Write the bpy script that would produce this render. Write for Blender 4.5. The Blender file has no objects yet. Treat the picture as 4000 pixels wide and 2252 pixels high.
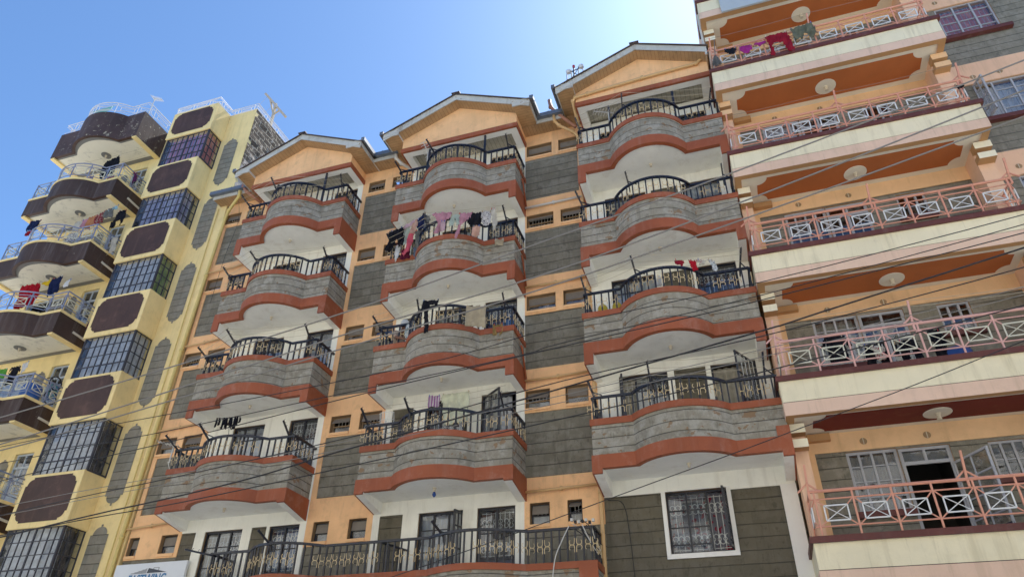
import bpy, bmesh, math, random
from mathutils import Vector
random.seed(11)
S = bpy.context.scene
COL = S.collection
ZO = 6.95            # the street lies 6.95 m under the soffit line that all heights below are measured from
PI = math.pi
ROOT = {}

# ------------------------------------------------------------------ things, parts
def tag(o, label, cat=None, group=None, kind=None):
    if label: o['label'] = label
    if cat: o['category'] = cat
    if group: o['group'] = group
    if kind: o['kind'] = kind
    return o

def thing(name, label, cat, loc, group=None):
    o = bpy.data.objects.new(name, None)
    COL.objects.link(o)
    o.location = (loc[0], loc[1], loc[2] + ZO)
    o.empty_display_size = .2
    ROOT[o] = Vector(o.location)
    return tag(o, label, cat, group)

class MB:
    def __init__(self, *mats):
        self.v = []; self.f = []; self.m = []; self.mats = list(mats)
    def mi(self, mat):
        if mat is None: return 0
        if isinstance(mat, int): return mat
        if mat not in self.mats: self.mats.append(mat)
        return self.mats.index(mat)
    def poly(self, pts, mat=None):
        b = len(self.v); self.v += [tuple(p) for p in pts]
        self.f.append(tuple(range(b, b + len(pts)))); self.m.append(self.mi(mat))
    def box(self, x0, x1, y0, y1, z0, z1, mat=None, front=None, bottom=None, skip=''):
        p = [(x0,y0,z0),(x1,y0,z0),(x1,y1,z0),(x0,y1,z0),(x0,y0,z1),(x1,y0,z1),(x1,y1,z1),(x0,y1,z1)]
        b = len(self.v); self.v += p
        for k, q in (('b',(0,3,2,1)),('t',(4,5,6,7)),('f',(0,1,5,4)),('k',(2,3,7,6)),('l',(3,0,4,7)),('r',(1,2,6,5))):
            if k in skip: continue
            mm = front if (k == 'f' and front is not None) else bottom if (k == 'b' and bottom is not None) else mat
            self.f.append(tuple(b + i for i in q)); self.m.append(self.mi(mm))
    def bar(self, p, q, w, h=None, mat=None, up=(0,0,1)):
        p = Vector(p); q = Vector(q); d = (q - p)
        if d.length < 1e-6: return
        d.normalize(); u = Vector(up)
        if abs(d.dot(u)) > .97: u = Vector((0,1,0))
        s = d.cross(u).normalized(); t = s.cross(d)
        h = w if h is None else h
        s *= w/2; t *= h/2
        b = len(self.v)
        self.v += [tuple(a) for a in (p-s-t, p+s-t, p+s+t, p-s+t, q-s-t, q+s-t, q+s+t, q-s+t)]
        for k in ((0,3,2,1),(4,5,6,7),(0,1,5,4),(1,2,6,5),(2,3,7,6),(3,0,4,7)):
            self.f.append(tuple(b+i for i in k)); self.m.append(self.mi(mat))
    def tube(self, pts, r, n=6, mat=None, caps=True):
        pts = [Vector(p) for p in pts]
        rs = r if isinstance(r, (list, tuple)) else [r]*len(pts)
        b = len(self.v); s = None
        for i, p in enumerate(pts):
            a = pts[max(0, i-1)]; c = pts[min(len(pts)-1, i+1)]
            d = (c - a).normalized()
            if s is None:
                u = Vector((0,0,1)) if abs(d.z) < .9 else Vector((0,1,0))
                s = d.cross(u).normalized()
            else:
                s = (s - d*s.dot(d)).normalized()
            t = s.cross(d)
            for k in range(n):
                an = 2*PI*k/n
                self.v.append(tuple(p + (s*math.cos(an) + t*math.sin(an))*rs[i]))
        m = self.mi(mat)
        for i in range(len(pts)-1):
            for k in range(n):
                self.f.append((b+i*n+k, b+i*n+(k+1)%n, b+(i+1)*n+(k+1)%n, b+(i+1)*n+k)); self.m.append(m)
        if caps:
            self.f.append(tuple(b+k for k in range(n))[::-1]); self.m.append(m)
            e = b+(len(pts)-1)*n
            self.f.append(tuple(e+k for k in range(n))); self.m.append(m)
    def lathe(self, prof, c, n=12, mat=None):
        b = len(self.v); m = self.mi(mat)
        for r, z in prof:
            for k in range(n):
                a = 2*PI*k/n
                self.v.append((c[0]+r*math.cos(a), c[1]+r*math.sin(a), c[2]+z))
        for i in range(len(prof)-1):
            for k in range(n):
                self.f.append((b+i*n+k, b+i*n+(k+1)%n, b+(i+1)*n+(k+1)%n, b+(i+1)*n+k)); self.m.append(m)
        self.f.append(tuple(b+k for k in range(n))[::-1]); self.m.append(m)
        e = b+(len(prof)-1)*n
        self.f.append(tuple(e+k for k in range(n))); self.m.append(m)
    def ribbon(self, A, B, z0, z1, mat=None, top=None, bottom=None):
        """solid strip between the plan lines A (outside) and B (inside), from z0 to z1"""
        n = len(A)
        for i in range(n-1):
            a, c, d, e = A[i], A[i+1], B[i], B[i+1]
            self.poly([(a[0],a[1],z0),(c[0],c[1],z0),(c[0],c[1],z1),(a[0],a[1],z1)], mat)
            self.poly([(e[0],e[1],z0),(d[0],d[1],z0),(d[0],d[1],z1),(e[0],e[1],z1)], mat)
            self.poly([(a[0],a[1],z1),(c[0],c[1],z1),(e[0],e[1],z1),(d[0],d[1],z1)], top if top is not None else mat)
            self.poly([(d[0],d[1],z0),(e[0],e[1],z0),(c[0],c[1],z0),(a[0],a[1],z0)], bottom if bottom is not None else mat)
        for a, d in ((A[0],B[0]),(A[-1],B[-1])):
            self.poly([(a[0],a[1],z0),(d[0],d[1],z0),(d[0],d[1],z1),(a[0],a[1],z1)], mat)
    def plate(self, rects, holes, y, th, mat=None, side=None):
        """sheet of thickness th with its face at y, made of rectangles (x0,x1,z0,z1) less the holes"""
        xs = sorted({round(c,4) for r in list(rects)+list(holes) for c in r[:2]})
        zs = sorted({round(c,4) for r in list(rects)+list(holes) for c in r[2:4]})
        ins = lambda x, z, L: any(r[0] < x < r[1] and r[2] < z < r[3] for r in L)
        G = [[ins((xs[i]+xs[i+1])/2, (zs[j]+zs[j+1])/2, rects) and not ins((xs[i]+xs[i+1])/2, (zs[j]+zs[j+1])/2, holes)
              for j in range(len(zs)-1)] for i in range(len(xs)-1)]
        g = lambda i, j: 0 <= i < len(G) and 0 <= j < len(G[0]) and G[i][j]
        s = side if side is not None else mat
        for i in range(len(G)):
            for j in range(len(G[0])):
                if not G[i][j]: continue
                a, b, c, d = xs[i], xs[i+1], zs[j], zs[j+1]
                self.poly([(a,y,c),(b,y,c),(b,y,d),(a,y,d)], mat)
                if not g(i-1,j): self.poly([(a,y+th,c),(a,y,c),(a,y,d),(a,y+th,d)], s)
                if not g(i+1,j): self.poly([(b,y,c),(b,y+th,c),(b,y+th,d),(b,y,d)], s)
                if not g(i,j-1): self.poly([(a,y+th,c),(b,y+th,c),(b,y,c),(a,y,c)], s)
                if not g(i,j+1): self.poly([(a,y,d),(b,y,d),(b,y+th,d),(a,y+th,d)], s)
    def build(self, name, parent=None, origin=None, smooth=False, label=None, bevel=0):
        me = bpy.data.meshes.new(name)
        r = parent
        while r is not None and r.parent is not None: r = r.parent
        if r is not None: o0 = ROOT[r]
        else: o0 = Vector((origin[0], origin[1], origin[2]+ZO)) if origin is not None else Vector((0,0,0))
        me.from_pydata([(x-o0.x, y-o0.y, z+ZO-o0.z) for x, y, z in self.v], [], self.f)
        for m in self.mats: me.materials.append(m)
        if self.m: me.polygons.foreach_set('material_index', self.m)
        bm = bmesh.new(); bm.from_mesh(me)
        bmesh.ops.remove_doubles(bm, verts=bm.verts, dist=1e-5)
        bmesh.ops.recalc_face_normals(bm, faces=bm.faces)
        bm.to_mesh(me); bm.free()
        if smooth: me.polygons.foreach_set('use_smooth', [True]*len(me.polygons))
        ob = bpy.data.objects.new(name, me); COL.objects.link(ob)
        if parent is not None: ob.parent = parent
        else:
            ob.location = o0; ROOT[ob] = Vector(o0)
        if bevel:
            b = ob.modifiers.new('bevel','BEVEL'); b.width = bevel; b.segments = 1; b.limit_method = 'ANGLE'; b.angle_limit = math.radians(50)
        if label: ob['label'] = label
        return ob

# ------------------------------------------------------------------ materials
def srgb(r, g, b):
    f = lambda c: (c/255/12.92) if c/255 <= .04045 else ((c/255+.055)/1.055)**2.4
    return (f(r), f(g), f(b), 1)
class NT:
    def __init__(self, name):
        self.mat = bpy.data.materials.new(name); self.mat.use_nodes = True
        self.t = self.mat.node_tree; self.n = self.t.nodes
        self.b = self.n['Principled BSDF']; self.out = self.n['Material Output']
        self.pos = self.n.new('ShaderNodeNewGeometry').outputs['Position']
    def link(self, a, b): self.t.links.new(a, b)
    def val(self, sock, v):
        if hasattr(v, 'node'): self.link(v, sock)
        else: sock.default_value = v
    def math(self, op, a, b=0.0, clamp=False):
        n = self.n.new('ShaderNodeMath'); n.operation = op; n.use_clamp = clamp
        self.val(n.inputs[0], a); self.val(n.inputs[1], b); return n.outputs[0]
    def scale(self, v, s):
        n = self.n.new('ShaderNodeVectorMath'); n.operation = 'MULTIPLY'
        self.link(v, n.inputs[0]); n.inputs[1].default_value = s; return n.outputs[0]
    def noise(self, s=1.0, scale3=None, detail=4, rough=.55, w=0.0):
        v = self.pos if scale3 is None else self.scale(self.pos, scale3)
        if w:
            a = self.n.new('ShaderNodeVectorMath'); a.operation = 'ADD'; self.link(v, a.inputs[0]); a.inputs[1].default_value = (w, w*1.7, w*.6); v = a.outputs[0]
        n = self.n.new('ShaderNodeTexNoise'); n.inputs['Scale'].default_value = s
        n.inputs['Detail'].default_value = detail; n.inputs['Roughness'].default_value = rough
        self.link(v, n.inputs['Vector']); return n.outputs['Fac']
    def ramp(self, f, a, b):
        n = self.n.new('ShaderNodeMapRange'); n.inputs[1].default_value = a; n.inputs[2].default_value = b
        n.interpolation_type = 'SMOOTHSTEP'; self.link(f, n.inputs[0]); return n.outputs[0]
    def mix(self, fac, a, b, mode='MIX'):
        n = self.n.new('ShaderNodeMix'); n.data_type = 'RGBA'; n.blend_type = mode
        self.val(n.inputs[0], fac); self.val(n.inputs[6], a); self.val(n.inputs[7], b); return n.outputs[2]
    def bump(self, h, strength=.3, dist=.02, prev=None):
        n = self.n.new('ShaderNodeBump'); n.inputs['Strength'].default_value = strength; n.inputs['Distance'].default_value = dist
        self.link(h, n.inputs['Height'])
        if prev is not None: self.link(prev, n.inputs['Normal'])
        return n.outputs[0]
    def done(self, col, rough=.8, spec=.3, normal=None, metal=0.0):
        self.val(self.b.inputs['Base Color'], col); self.val(self.b.inputs['Roughness'], rough)
        self.b.inputs['Specular IOR Level'].default_value = spec; self.b.inputs['Metallic'].default_value = metal
        if normal is not None: self.link(normal, self.b.inputs['Normal'])
        return self.mat

def mul(c, k): return (min(1,c[0]*k), min(1,c[1]*k), min(1,c[2]*k), 1)
def plaster(name, col, var=.1, streak=.3, dirt=(.16,.13,.10,1), rough=.85, chips=None, chip_at=.66, blot=0.0, bs=.25):
    T = NT(name)
    c = T.mix(T.ramp(T.noise(.8, detail=6, rough=.65), .3, .7), mul(col,1-var), mul(col,1+var))
    c = T.mix(T.math('MULTIPLY', T.ramp(T.noise(1, (4.5,4.5,.35), 5, .65), .50, .74), streak), c, dirt)
    if blot:
        c = T.mix(T.math('MULTIPLY', T.ramp(T.noise(2.6, detail=8, rough=.7, w=9), .52, .66), blot), c, mul(dirt, 1.3))
    c = T.mix(T.math('MULTIPLY', T.ramp(T.noise(14, detail=5, rough=.7, w=3), .55, .8), .22), c, mul(col,.62))
    c = T.mix(T.math('MULTIPLY', T.ramp(T.noise(1, (9,9,.8), 6, .7, w=17), .56, .72), streak*.8), c, mul(dirt,.7))
    c = T.mix(T.math('MULTIPLY', T.ramp(T.noise(.33, detail=3, w=41), .40, .66), .28), c, mul(col,1.18))
    h = T.noise(28, detail=4, rough=.6)
    if chips is not None:
        k = T.math('MULTIPLY', T.ramp(T.noise(6.5, detail=7, rough=.68, w=21), chip_at, chip_at+.015), T.ramp(T.noise(.75, detail=2, w=33), .40, .56))
        c = T.mix(k, c, chips)
        h = T.math('SUBTRACT', h, k)
    return T.done(c, rough, .25, T.bump(h, bs, .012))

def stonework(name, h, zoff, c1, c2, light, joint=(.035,.033,.03,1), bw=.62, tan=0.0, lightamt=.75, vfade=.35, line=.055, jf=.75):
    T = NT(name)
    sp = T.n.new('ShaderNodeSeparateXYZ'); T.link(T.pos, sp.inputs[0])
    wob = T.math('MULTIPLY', T.math('SUBTRACT', T.noise(1.3, detail=3), .5), .045)
    u = T.math('ADD', sp.outputs[0], sp.outputs[1]); v = T.math('ADD', T.math('ADD', sp.outputs[2], zoff), wob)
    cb = T.n.new('ShaderNodeCombineXYZ'); T.link(u, cb.inputs[0]); T.link(v, cb.inputs[1])
    bt = T.n.new('ShaderNodeTexBrick'); T.link(cb.outputs[0], bt.inputs['Vector'])
    bt.inputs['Scale'].default_value = 1; bt.inputs['Brick Width'].default_value = bw; bt.inputs['Row Height'].default_value = h
    bt.inputs['Mortar Size'].default_value = .004; bt.inputs['Mortar Smooth'].default_value = .3; bt.inputs['Bias'].default_value = 0
    bt.inputs['Color1'].default_value = c1; bt.inputs['Color2'].default_value = c2; bt.inputs['Mortar'].default_value = mul(c1,.88)
    fr = T.math('FRACT', T.math('DIVIDE', v, h))
    ed = T.math('MINIMUM', fr, T.math('SUBTRACT', 1.0, fr))
    ln = T.math('SUBTRACT', 1.0, T.ramp(ed, line*.45, line))
    c = bt.outputs['Color']
    c = T.mix(T.math('MULTIPLY', T.ramp(T.noise(3.4, detail=9, rough=.72), .44, .62), lightamt), c, light)
    c = T.mix(T.math('MULTIPLY', T.ramp(T.noise(9, (1,1,.55), 7, .7, w=5), .54, .66), .55), c, mul(c1,.55))
    c = T.mix(T.math('MULTIPLY', T.ramp(T.noise(1, (6,6,.6), 4, .6, w=2), .52, .75), .4), c, mul(c2,.5))
    if tan:
        k = T.math('MULTIPLY', T.ramp(T.noise(3.1, (1,1,1.4), 6, .6, w=14), .665-.07*tan, .68-.07*tan), .85)
        c = T.mix(k, c, (.23,.135,.068,1))
    c = T.mix(T.math('MULTIPLY', ln, jf), c, joint)
    hh = T.math('SUBTRACT', T.math('MULTIPLY', T.noise(16, detail=6, rough=.65), .5), ln)
    return T.done(c, .9, .2, T.bump(hh, .7, .03))

def paint(name, col, rough=.45, spec=.4, wear=.25, metal=0.0):
    T = NT(name)
    c = T.mix(T.math('MULTIPLY', T.ramp(T.noise(7, detail=6, rough=.7), .5, .72), wear), col, mul(col,.55))
    c = T.mix(T.math('MULTIPLY', T.ramp(T.noise(1.3, detail=3, w=4), .45, .7), wear*.7), c, mul(col,1.25))
    return T.done(c, rough, spec, None, metal)

def cloth(name, col, col2=None, kind=None):
    T = NT(name)
    c = T.mix(T.ramp(T.noise(5, detail=4), .35, .7), mul(col,.8), mul(col,1.12))
    if kind == 'stripe':
        sp = T.n.new('ShaderNodeSeparateXYZ'); T.link(T.pos, sp.inputs[0])
        c = T.mix(T.math('GREATER_THAN', T.math('FRACT', T.math('MULTIPLY', sp.outputs[0], 13)), .5), c, col2)
    if kind == 'print':
        c = T.mix(T.ramp(T.noise(24, detail=1), .56, .6), c, col2)
    if kind == 'rose': c = T.mix(T.ramp(T.noise(7, detail=1), .58, .62), c, col2)
    n = T.noise(60, detail=2)
    m = T.done(c, .9, .1, T.bump(n, .15, .004))
    tr = T.n.new('ShaderNodeBsdfTranslucent'); T.link(c, tr.inputs[0])
    mx = T.n.new('ShaderNodeMixShader'); mx.inputs[0].default_value = .22
    T.link(T.b.outputs[0], mx.inputs[1]); T.link(tr.outputs[0], mx.inputs[2]); T.link(mx.outputs[0], T.out.inputs[0])
    return m

def glass(name, tint=(.75,.8,.85,1), refl=.16, rough=.02, dirt=.12):
    T = NT(name)
    lw = T.n.new('ShaderNodeLayerWeight'); lw.inputs[0].default_value = .5
    fac = T.math('ADD', T.math('MULTIPLY', T.math('POWER', lw.outputs['Facing'], 4.0), .85), refl, True)
    tr = T.n.new('ShaderNodeBsdfTransparent'); tr.inputs[0].default_value = tint
    gl = T.n.new('ShaderNodeBsdfGlossy'); gl.inputs['Roughness'].default_value = rough; gl.inputs[0].default_value = (.95,.97,1,1)
    h = T.noise(2.2, detail=2, w=7); T.link(T.bump(h, .06, .05), gl.inputs['Normal'])
    mx = T.n.new('ShaderNodeMixShader'); T.link(fac, mx.inputs[0]); T.link(tr.outputs[0], mx.inputs[1]); T.link(gl.outputs[0], mx.inputs[2])
    df = T.n.new('ShaderNodeBsdfDiffuse'); df.inputs[0].default_value = (.45,.43,.4,1)
    m2 = T.n.new('ShaderNodeMixShader'); T.link(T.math('MULTIPLY', T.ramp(T.noise(5, detail=6, rough=.7), .45, .75), dirt*2), m2.inputs[0])
    T.link(mx.outputs[0], m2.inputs[1]); T.link(df.outputs[0], m2.inputs[2]); T.link(m2.outputs[0], T.out.inputs[0])
    return T.mat

def boards(name, col, pitch, axis, dark=.35, stain=.35):
    T = NT(name)
    sp = T.n.new('ShaderNodeSeparateXYZ'); T.link(T.pos, sp.inputs[0])
    fr = T.math('FRACT', T.math('DIVIDE', sp.outputs[axis], pitch))
    ln = T.math('LESS_THAN', fr, .11)
    c = T.mix(T.ramp(T.noise(2.0, detail=5), .3, .7), mul(col,.82), mul(col,1.12))
    c = T.mix(T.math('MULTIPLY', T.ramp(T.noise(5, detail=7, rough=.7, w=4), .52, .7), stain), c, (.14,.085,.04,1))
    c = T.mix(T.math('MULTIPLY', ln, .75), c, mul(col, dark))
    return T.done(c, .7, .3, T.bump(T.math('SUBTRACT', 1.0, ln), .3, .01))

def masonry(name):
    T = NT(name)
    sp = T.n.new('ShaderNodeSeparateXYZ'); T.link(T.pos, sp.inputs[0])
    wob = T.math('MULTIPLY', T.math('SUBTRACT', T.noise(2.5, detail=3), .5), .12)
    cb = T.n.new('ShaderNodeCombineXYZ'); T.link(T.math('ADD', sp.outputs[1], wob), cb.inputs[0]); T.link(T.math('ADD', sp.outputs[2], wob), cb.inputs[1])
    bt = T.n.new('ShaderNodeTexBrick'); T.link(cb.outputs[0], bt.inputs['Vector'])
    bt.inputs['Scale'].default_value = 1; bt.inputs['Brick Width'].default_value = .46; bt.inputs['Row Height'].default_value = .24
    bt.inputs['Mortar Size'].default_value = .028; bt.inputs['Mortar Smooth'].default_value = .4
    bt.inputs['Color1'].default_value = (.085,.062,.045,1); bt.inputs['Color2'].default_value = (.16,.12,.085,1); bt.inputs['Mortar'].default_value = (.58,.48,.34,1)
    c = T.mix(T.ramp(T.noise(11, detail=6, rough=.75), .42, .65), bt.outputs['Color'], (.04,.032,.026,1))
    # white mortar smeared over the lower, older part
    a = T.math('SUBTRACT', T.math('ADD', 21.4, T.math('MULTIPLY', T.math('SUBTRACT', sp.outputs[1], 1.0), .9)), sp.outputs[2])
    sm = T.math('MULTIPLY', T.ramp(T.math('ADD', T.noise(3.3, detail=8, rough=.75, w=2), T.math('MULTIPLY', T.ramp(a, -1.2, 1.4), .22)), .56, .68), .8)
    c = T.mix(sm, c, (.70,.60,.50,1))
    h = T.math('ADD', T.math('MULTIPLY', bt.outputs['Fac'], -.6), T.noise(12, detail=7, rough=.7))
    return T.done(c, .95, .15, T.bump(h, .9, .05))
# ------------------------------------------------------------------ palette
M = {}
M['orange'] = plaster('apricot_plaster', (.90,.50,.23,1), .12, .30, (.34,.18,.09,1), blot=.3)
M['white'] = plaster('white_plaster', (.88,.86,.75,1), .06, .24, (.36,.31,.22,1), blot=.12)
M['white_clean'] = plaster('white_paint_wall', (.85,.83,.77,1), .05, .15, (.4,.36,.3,1))
M['soffit'] = plaster('soffit_plaster', (.88,.87,.80,1), .08, .06, (.42,.37,.28,1), blot=.32)
M['redband'] = plaster('terracotta_paint', (.285,.070,.027,1), .18, .34, (.34,.17,.12,1), rough=.6, blot=.25)
M['stone_panel'] = stonework('stone_panel', .29, .16, (.15,.134,.096,1), (.19,.172,.126,1), (.26,.24,.19,1), lightamt=.55, line=.045)
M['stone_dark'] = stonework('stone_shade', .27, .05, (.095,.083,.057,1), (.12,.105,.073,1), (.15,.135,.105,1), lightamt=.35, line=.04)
M['stone_parapet'] = stonework('stone_parapet', .235, .0, (.22,.198,.15,1), (.285,.258,.198,1), (.385,.365,.305,1), tan=.85, lightamt=.75)
M['black'] = paint('black_metal', (.006,.007,.014,1), .4, .5, .5)
M['gold'] = paint('gold_paint', (.70,.53,.28,1), .5, .4, .3)
M['whitebar'] = paint('white_bar', (.68,.68,.64,1), .5, .3, .3)
M['glass'] = glass('window_glass', refl=.10)
M['glass_dim'] = glass('dusty_glass', (.6,.62,.62,1), .10, .1, .3)
M['room'] = plaster('dim_room', (.05,.045,.04,1), .1, .0)  # near-black surfaces behind openings; the gloom of unlit rooms is put into the colour
M['hopper'] = paint('hopper_panel', (.17,.145,.115,1), .6, .3, .6)
M['timber'] = plaster('worn_timber', (.30,.19,.10,1), .2, .3, (.1,.06,.03,1), blot=.4)
M['fascia'] = plaster('fascia_paint', (.50,.49,.44,1), .12, .35, (.22,.16,.10,1), blot=.45, chips=(.24,.15,.09,1), chip_at=.63)
M['eave_x'] = boards('eave_boards', (.38,.235,.115,1), .11, 0, .45, .45)
M['eave_y'] = boards('eave_boards_side', (.44,.255,.115,1), .11, 1, .45, .45)
M['ceil_x'] = boards('porch_boards', (.36,.33,.26,1), .14, 0, .4, .35)
M['gutter'] = paint('gutter_metal', (.13,.15,.18,1), .35, .5, .4, .3)
M['sheet'] = paint('roof_sheet', (.10,.07,.06,1), .5, .4, .4, .2)
M['pvc'] = paint('pvc_pipe', (.60,.58,.52,1), .4, .4, .35)
M['pvc_or'] = paint('painted_pipe', (.62,.37,.15,1), .45, .4, .35)
M['pvc_red'] = paint('brown_pipe', (.34,.14,.08,1), .5, .4, .35)
M['pvc_ye'] = paint('yellow_pipe', (.66,.50,.15,1), .5, .4, .35)
M['cream'] = paint('cream_ceramic', (.60,.52,.38,1), .4, .4, .3)
M['bluebulb'] = paint('blue_bulb', (.02,.06,.25,1), .2, .5, .1)
M['wire'] = paint('black_cable', (.018,.018,.02,1), .6, .3, .2)
M['wire_grey'] = paint('grey_cable', (.20,.19,.175,1), .6, .3, .2)
M['string'] = paint('line_string', (.45,.40,.30,1), .8, .2, .2)
M['cur_white'] = cloth('white_net', (.70,.73,.78,1))
M['cur_blue'] = cloth('blue_curtain', (.10,.16,.30,1))
M['cur_dark'] = cloth('dark_curtain', (.10,.085,.08,1))
M['cur_red'] = cloth('rose_curtain', (.20,.20,.23,1), (.26,.03,.05,1), 'rose')
M['cur_cream'] = cloth('cream_curtain', (.48,.44,.35,1))
M['cur_green'] = cloth('green_curtain', (.34,.46,.16,1))
M['cur_pink'] = cloth('pink_curtain', (.66,.25,.36,1), (.34,.28,.50,1), 'stripe')
M['cur_lilac'] = cloth('lilac_curtain', (.55,.56,.70,1), (.34,.30,.48,1), 'stripe')
M['cur_pinkred'] = cloth('coral_curtain', (.78,.24,.22,1))
M['navydoor'] = paint('navy_door', (.014,.020,.045,1), .4, .5, .4)

def curtain(name, parent, x0, x1, z0, z1, y, mat, amp=.025, n=None, ph=0.0, axis='x', gap=None):
    """hanging cloth with upright folds"""
    mb = MB(mat); w = x1 - x0; n = n or max(6, int(w*22))
    for i in range(n):
        for a, b in ((i, i+1),):
            xa, xb = x0 + w*a/n, x0 + w*b/n
            if gap and gap[0] < (xa+xb)/2 < gap[1]: continue
            ya = y + amp*math.sin(xa*38+ph)+.4*amp*math.sin(xa*91+ph); yb = y + amp*math.sin(xb*38+ph)+.4*amp*math.sin(xb*91+ph)
            if axis == 'x': mb.poly([(xa,ya,z0),(xb,yb,z0),(xb,yb,z1),(xa,ya,z1)])
            else: mb.poly([(ya,xa,z0),(yb,xb,z0),(yb,xb,z1),(ya,xa,z1)])
    return mb.build(name, parent, smooth=True)

def arc(cx, cz, r, a0, a1, n=7):
    return [(cx + r*math.cos(math.radians(a0+(a1-a0)*i/n)), cz + r*math.sin(math.radians(a0+(a1-a0)*i/n))) for i in range(n+1)]

def scroll_motif():
    """the double curl of the balcony rails as flat lines in (u, z), about .24 wide and .36 tall"""
    L = []
    for s in (-1, 1):
        L.append([(s*x, z) for x, z in [(.022,.15)] + [(.022,.085)] + arc(.082, .060, .058, 195, 410, 8)])
        L.append([(s*x, z) for x, z in [(.022,-.15)] + [(.022,-.085)] + arc(.082, -.052, .062, 165, -50, 8)])
    return L
MOTIF = scroll_motif()

def grille(parent, x0, x1, z0, z1, y, mat, curls=True, step=.12):
    mb = MB(mat); n = max(2, round((x1-x0)/step)); t = .011
    for i in range(1, n):
        x = x0 + (x1-x0)*i/n
        mb.bar((x,y,z0),(x,y,z1), t, t)
    for z in (z0+.03, z1-.03): mb.bar((x0,y,z),(x1,y,z), t, t)
    if curls:
        k = max(1, round((x1-x0)/.26))
        for cz in ([z0+.22, z1-.28] if z1-z0 > .9 else [(z0+z1)/2]):
            for i in range(k):
                cx = x0 + (x1-x0)*(i+.5)/k
                for s in (-1, 1):
                    for L in (arc(cx+s*.062, cz+.055, .055, 90-s*90+(-60 if s>0 else 60), 90+s*160, 6), arc(cx+s*.062, cz-.055, .055, 270+s*90+(60 if s>0 else -60), 270-s*160, 6)):
                        mb.tube([(a, y-.006, b) for a, b in L], .0085, 4)
    return mb.build('grille', parent)

def casement(root, x0, x1, z0, z1, y, cols, rows, fm, cur=None, cursp=(0,1), gm=None, opened=None, name='window', gcurl=True, gl=None, low=None, hbars=None, fw=.045, cury=.16, open_deg=75):
    """metal window: frame with mullions (the part), panes, safety grille and curtain under it; opened = index of a column swung outward"""
    mb = MB(fm); d = .05
    mb.box(x0,x1,y,y+d,z0,z0+fw); mb.box(x0,x1,y,y+d,z1-fw,z1)
    mb.box(x0,x0+fw,y,y+d,z0+fw,z1-fw); mb.box(x1-fw,x1,y,y+d,z0+fw,z1-fw)
    cw = (x1-x0)/cols
    for i in range(1, cols): mb.box(x0+cw*i-.022,x0+cw*i+.022,y-.004,y+d,z0+fw,z1-fw)
    zz = hbars if hbars is not None else [z0+(z1-z0)*j/rows for j in range(1, rows)]
    for i in range(cols):
        if opened == i: continue
        for z in zz: mb.box(x0+cw*i+.03,x0+cw*(i+1)-.03,y+.008,y+d-.01,z-.012,z+.012)
    f = mb.build(name, root)
    p = MB(gl or M['glass'])
    for i in range(cols):
        if opened == i: continue
        p.poly([(x0+cw*i+.02,y+.03,z0+.03),(x0+cw*(i+1)-.02,y+.03,z0+.03),(x0+cw*(i+1)-.02,y+.03,z1-.03),(x0+cw*i+.02,y+.03,z1-.03)])
    p.build('pane', f)
    if gm is not None: grille(f, x0+.05, x1-.05, z0+.08, z1-.1, y+.09, gm, gcurl)
    if cur is not None: curtain('curtain', f, x0+(x1-x0)*cursp[0], x0+(x1-x0)*cursp[1], z0+.01, z1-.02, y+cury, cur, ph=x0*7)
    if opened is not None:
        hinge_right = opened == cols-1
        hx = x1-.02 if hinge_right else x0+.02
        leaf(f, hx, y-.01, cw-.04, z0+.05, z1-.05, (-1 if hinge_right else 1), open_deg, fm, zz)
    return f

def leaf(parent, hx, hy, w, z0, z1, sgn, deg, fm, bars, panel=None, name='casement_leaf', gm=None):
    """a swung leaf, hinged at (hx, hy); sgn = direction of the closed leaf along x"""
    a = math.radians(deg); ux, uy = sgn*math.cos(a), -math.sin(a)
    P = lambda t, z, o=0: (hx+ux*t - uy*o, hy+uy*t + ux*o, z)
    mb = MB(fm); t = .045
    for z in (z0+t/2, z1-t/2): mb.bar(P(0,z),P(w,z), t, t)
    for q in (t/2, w-t/2): mb.bar(P(q,z0),P(q,z1), t, t)
    for z in bars:
        if z0 < z < z1: mb.bar(P(0,z),P(w,z), .03, .03)
    mb.bar(P(w/2,z0 if panel is None else panel),P(w/2,z1), .03, .03)
    o = mb.build(name, parent)
    p = MB(M['glass_dim'])
    zb = z0 if panel is None else panel
    p.poly([P(.02,zb+.02),P(w-.02,zb+.02),P(w-.02,z1-.02),P(.02,z1-.02)]); p.build('pane', parent)
    if panel is not None:
        q = MB(M['navydoor']); q.bar(P(0,(z0+panel)/2),P(w,(z0+panel)/2), .03, panel-z0); q.build('panel', parent)
    if gm is not None:
        g = MB(gm); n = 5
        for i in range(1, n): g.bar(P(w*i/n,zb+.05,.04),P(w*i/n,z1-.05,.04), .013, .013)
        for c in (zb+.25,):
            for i in range(2): g.tube([P(w*(.28+.44*i)+.07*math.cos(k*PI/5), c+.07*math.sin(k*PI/5), .045) for k in range(11)], .01, 4)
        g.build('grille', parent)
    return o

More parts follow.
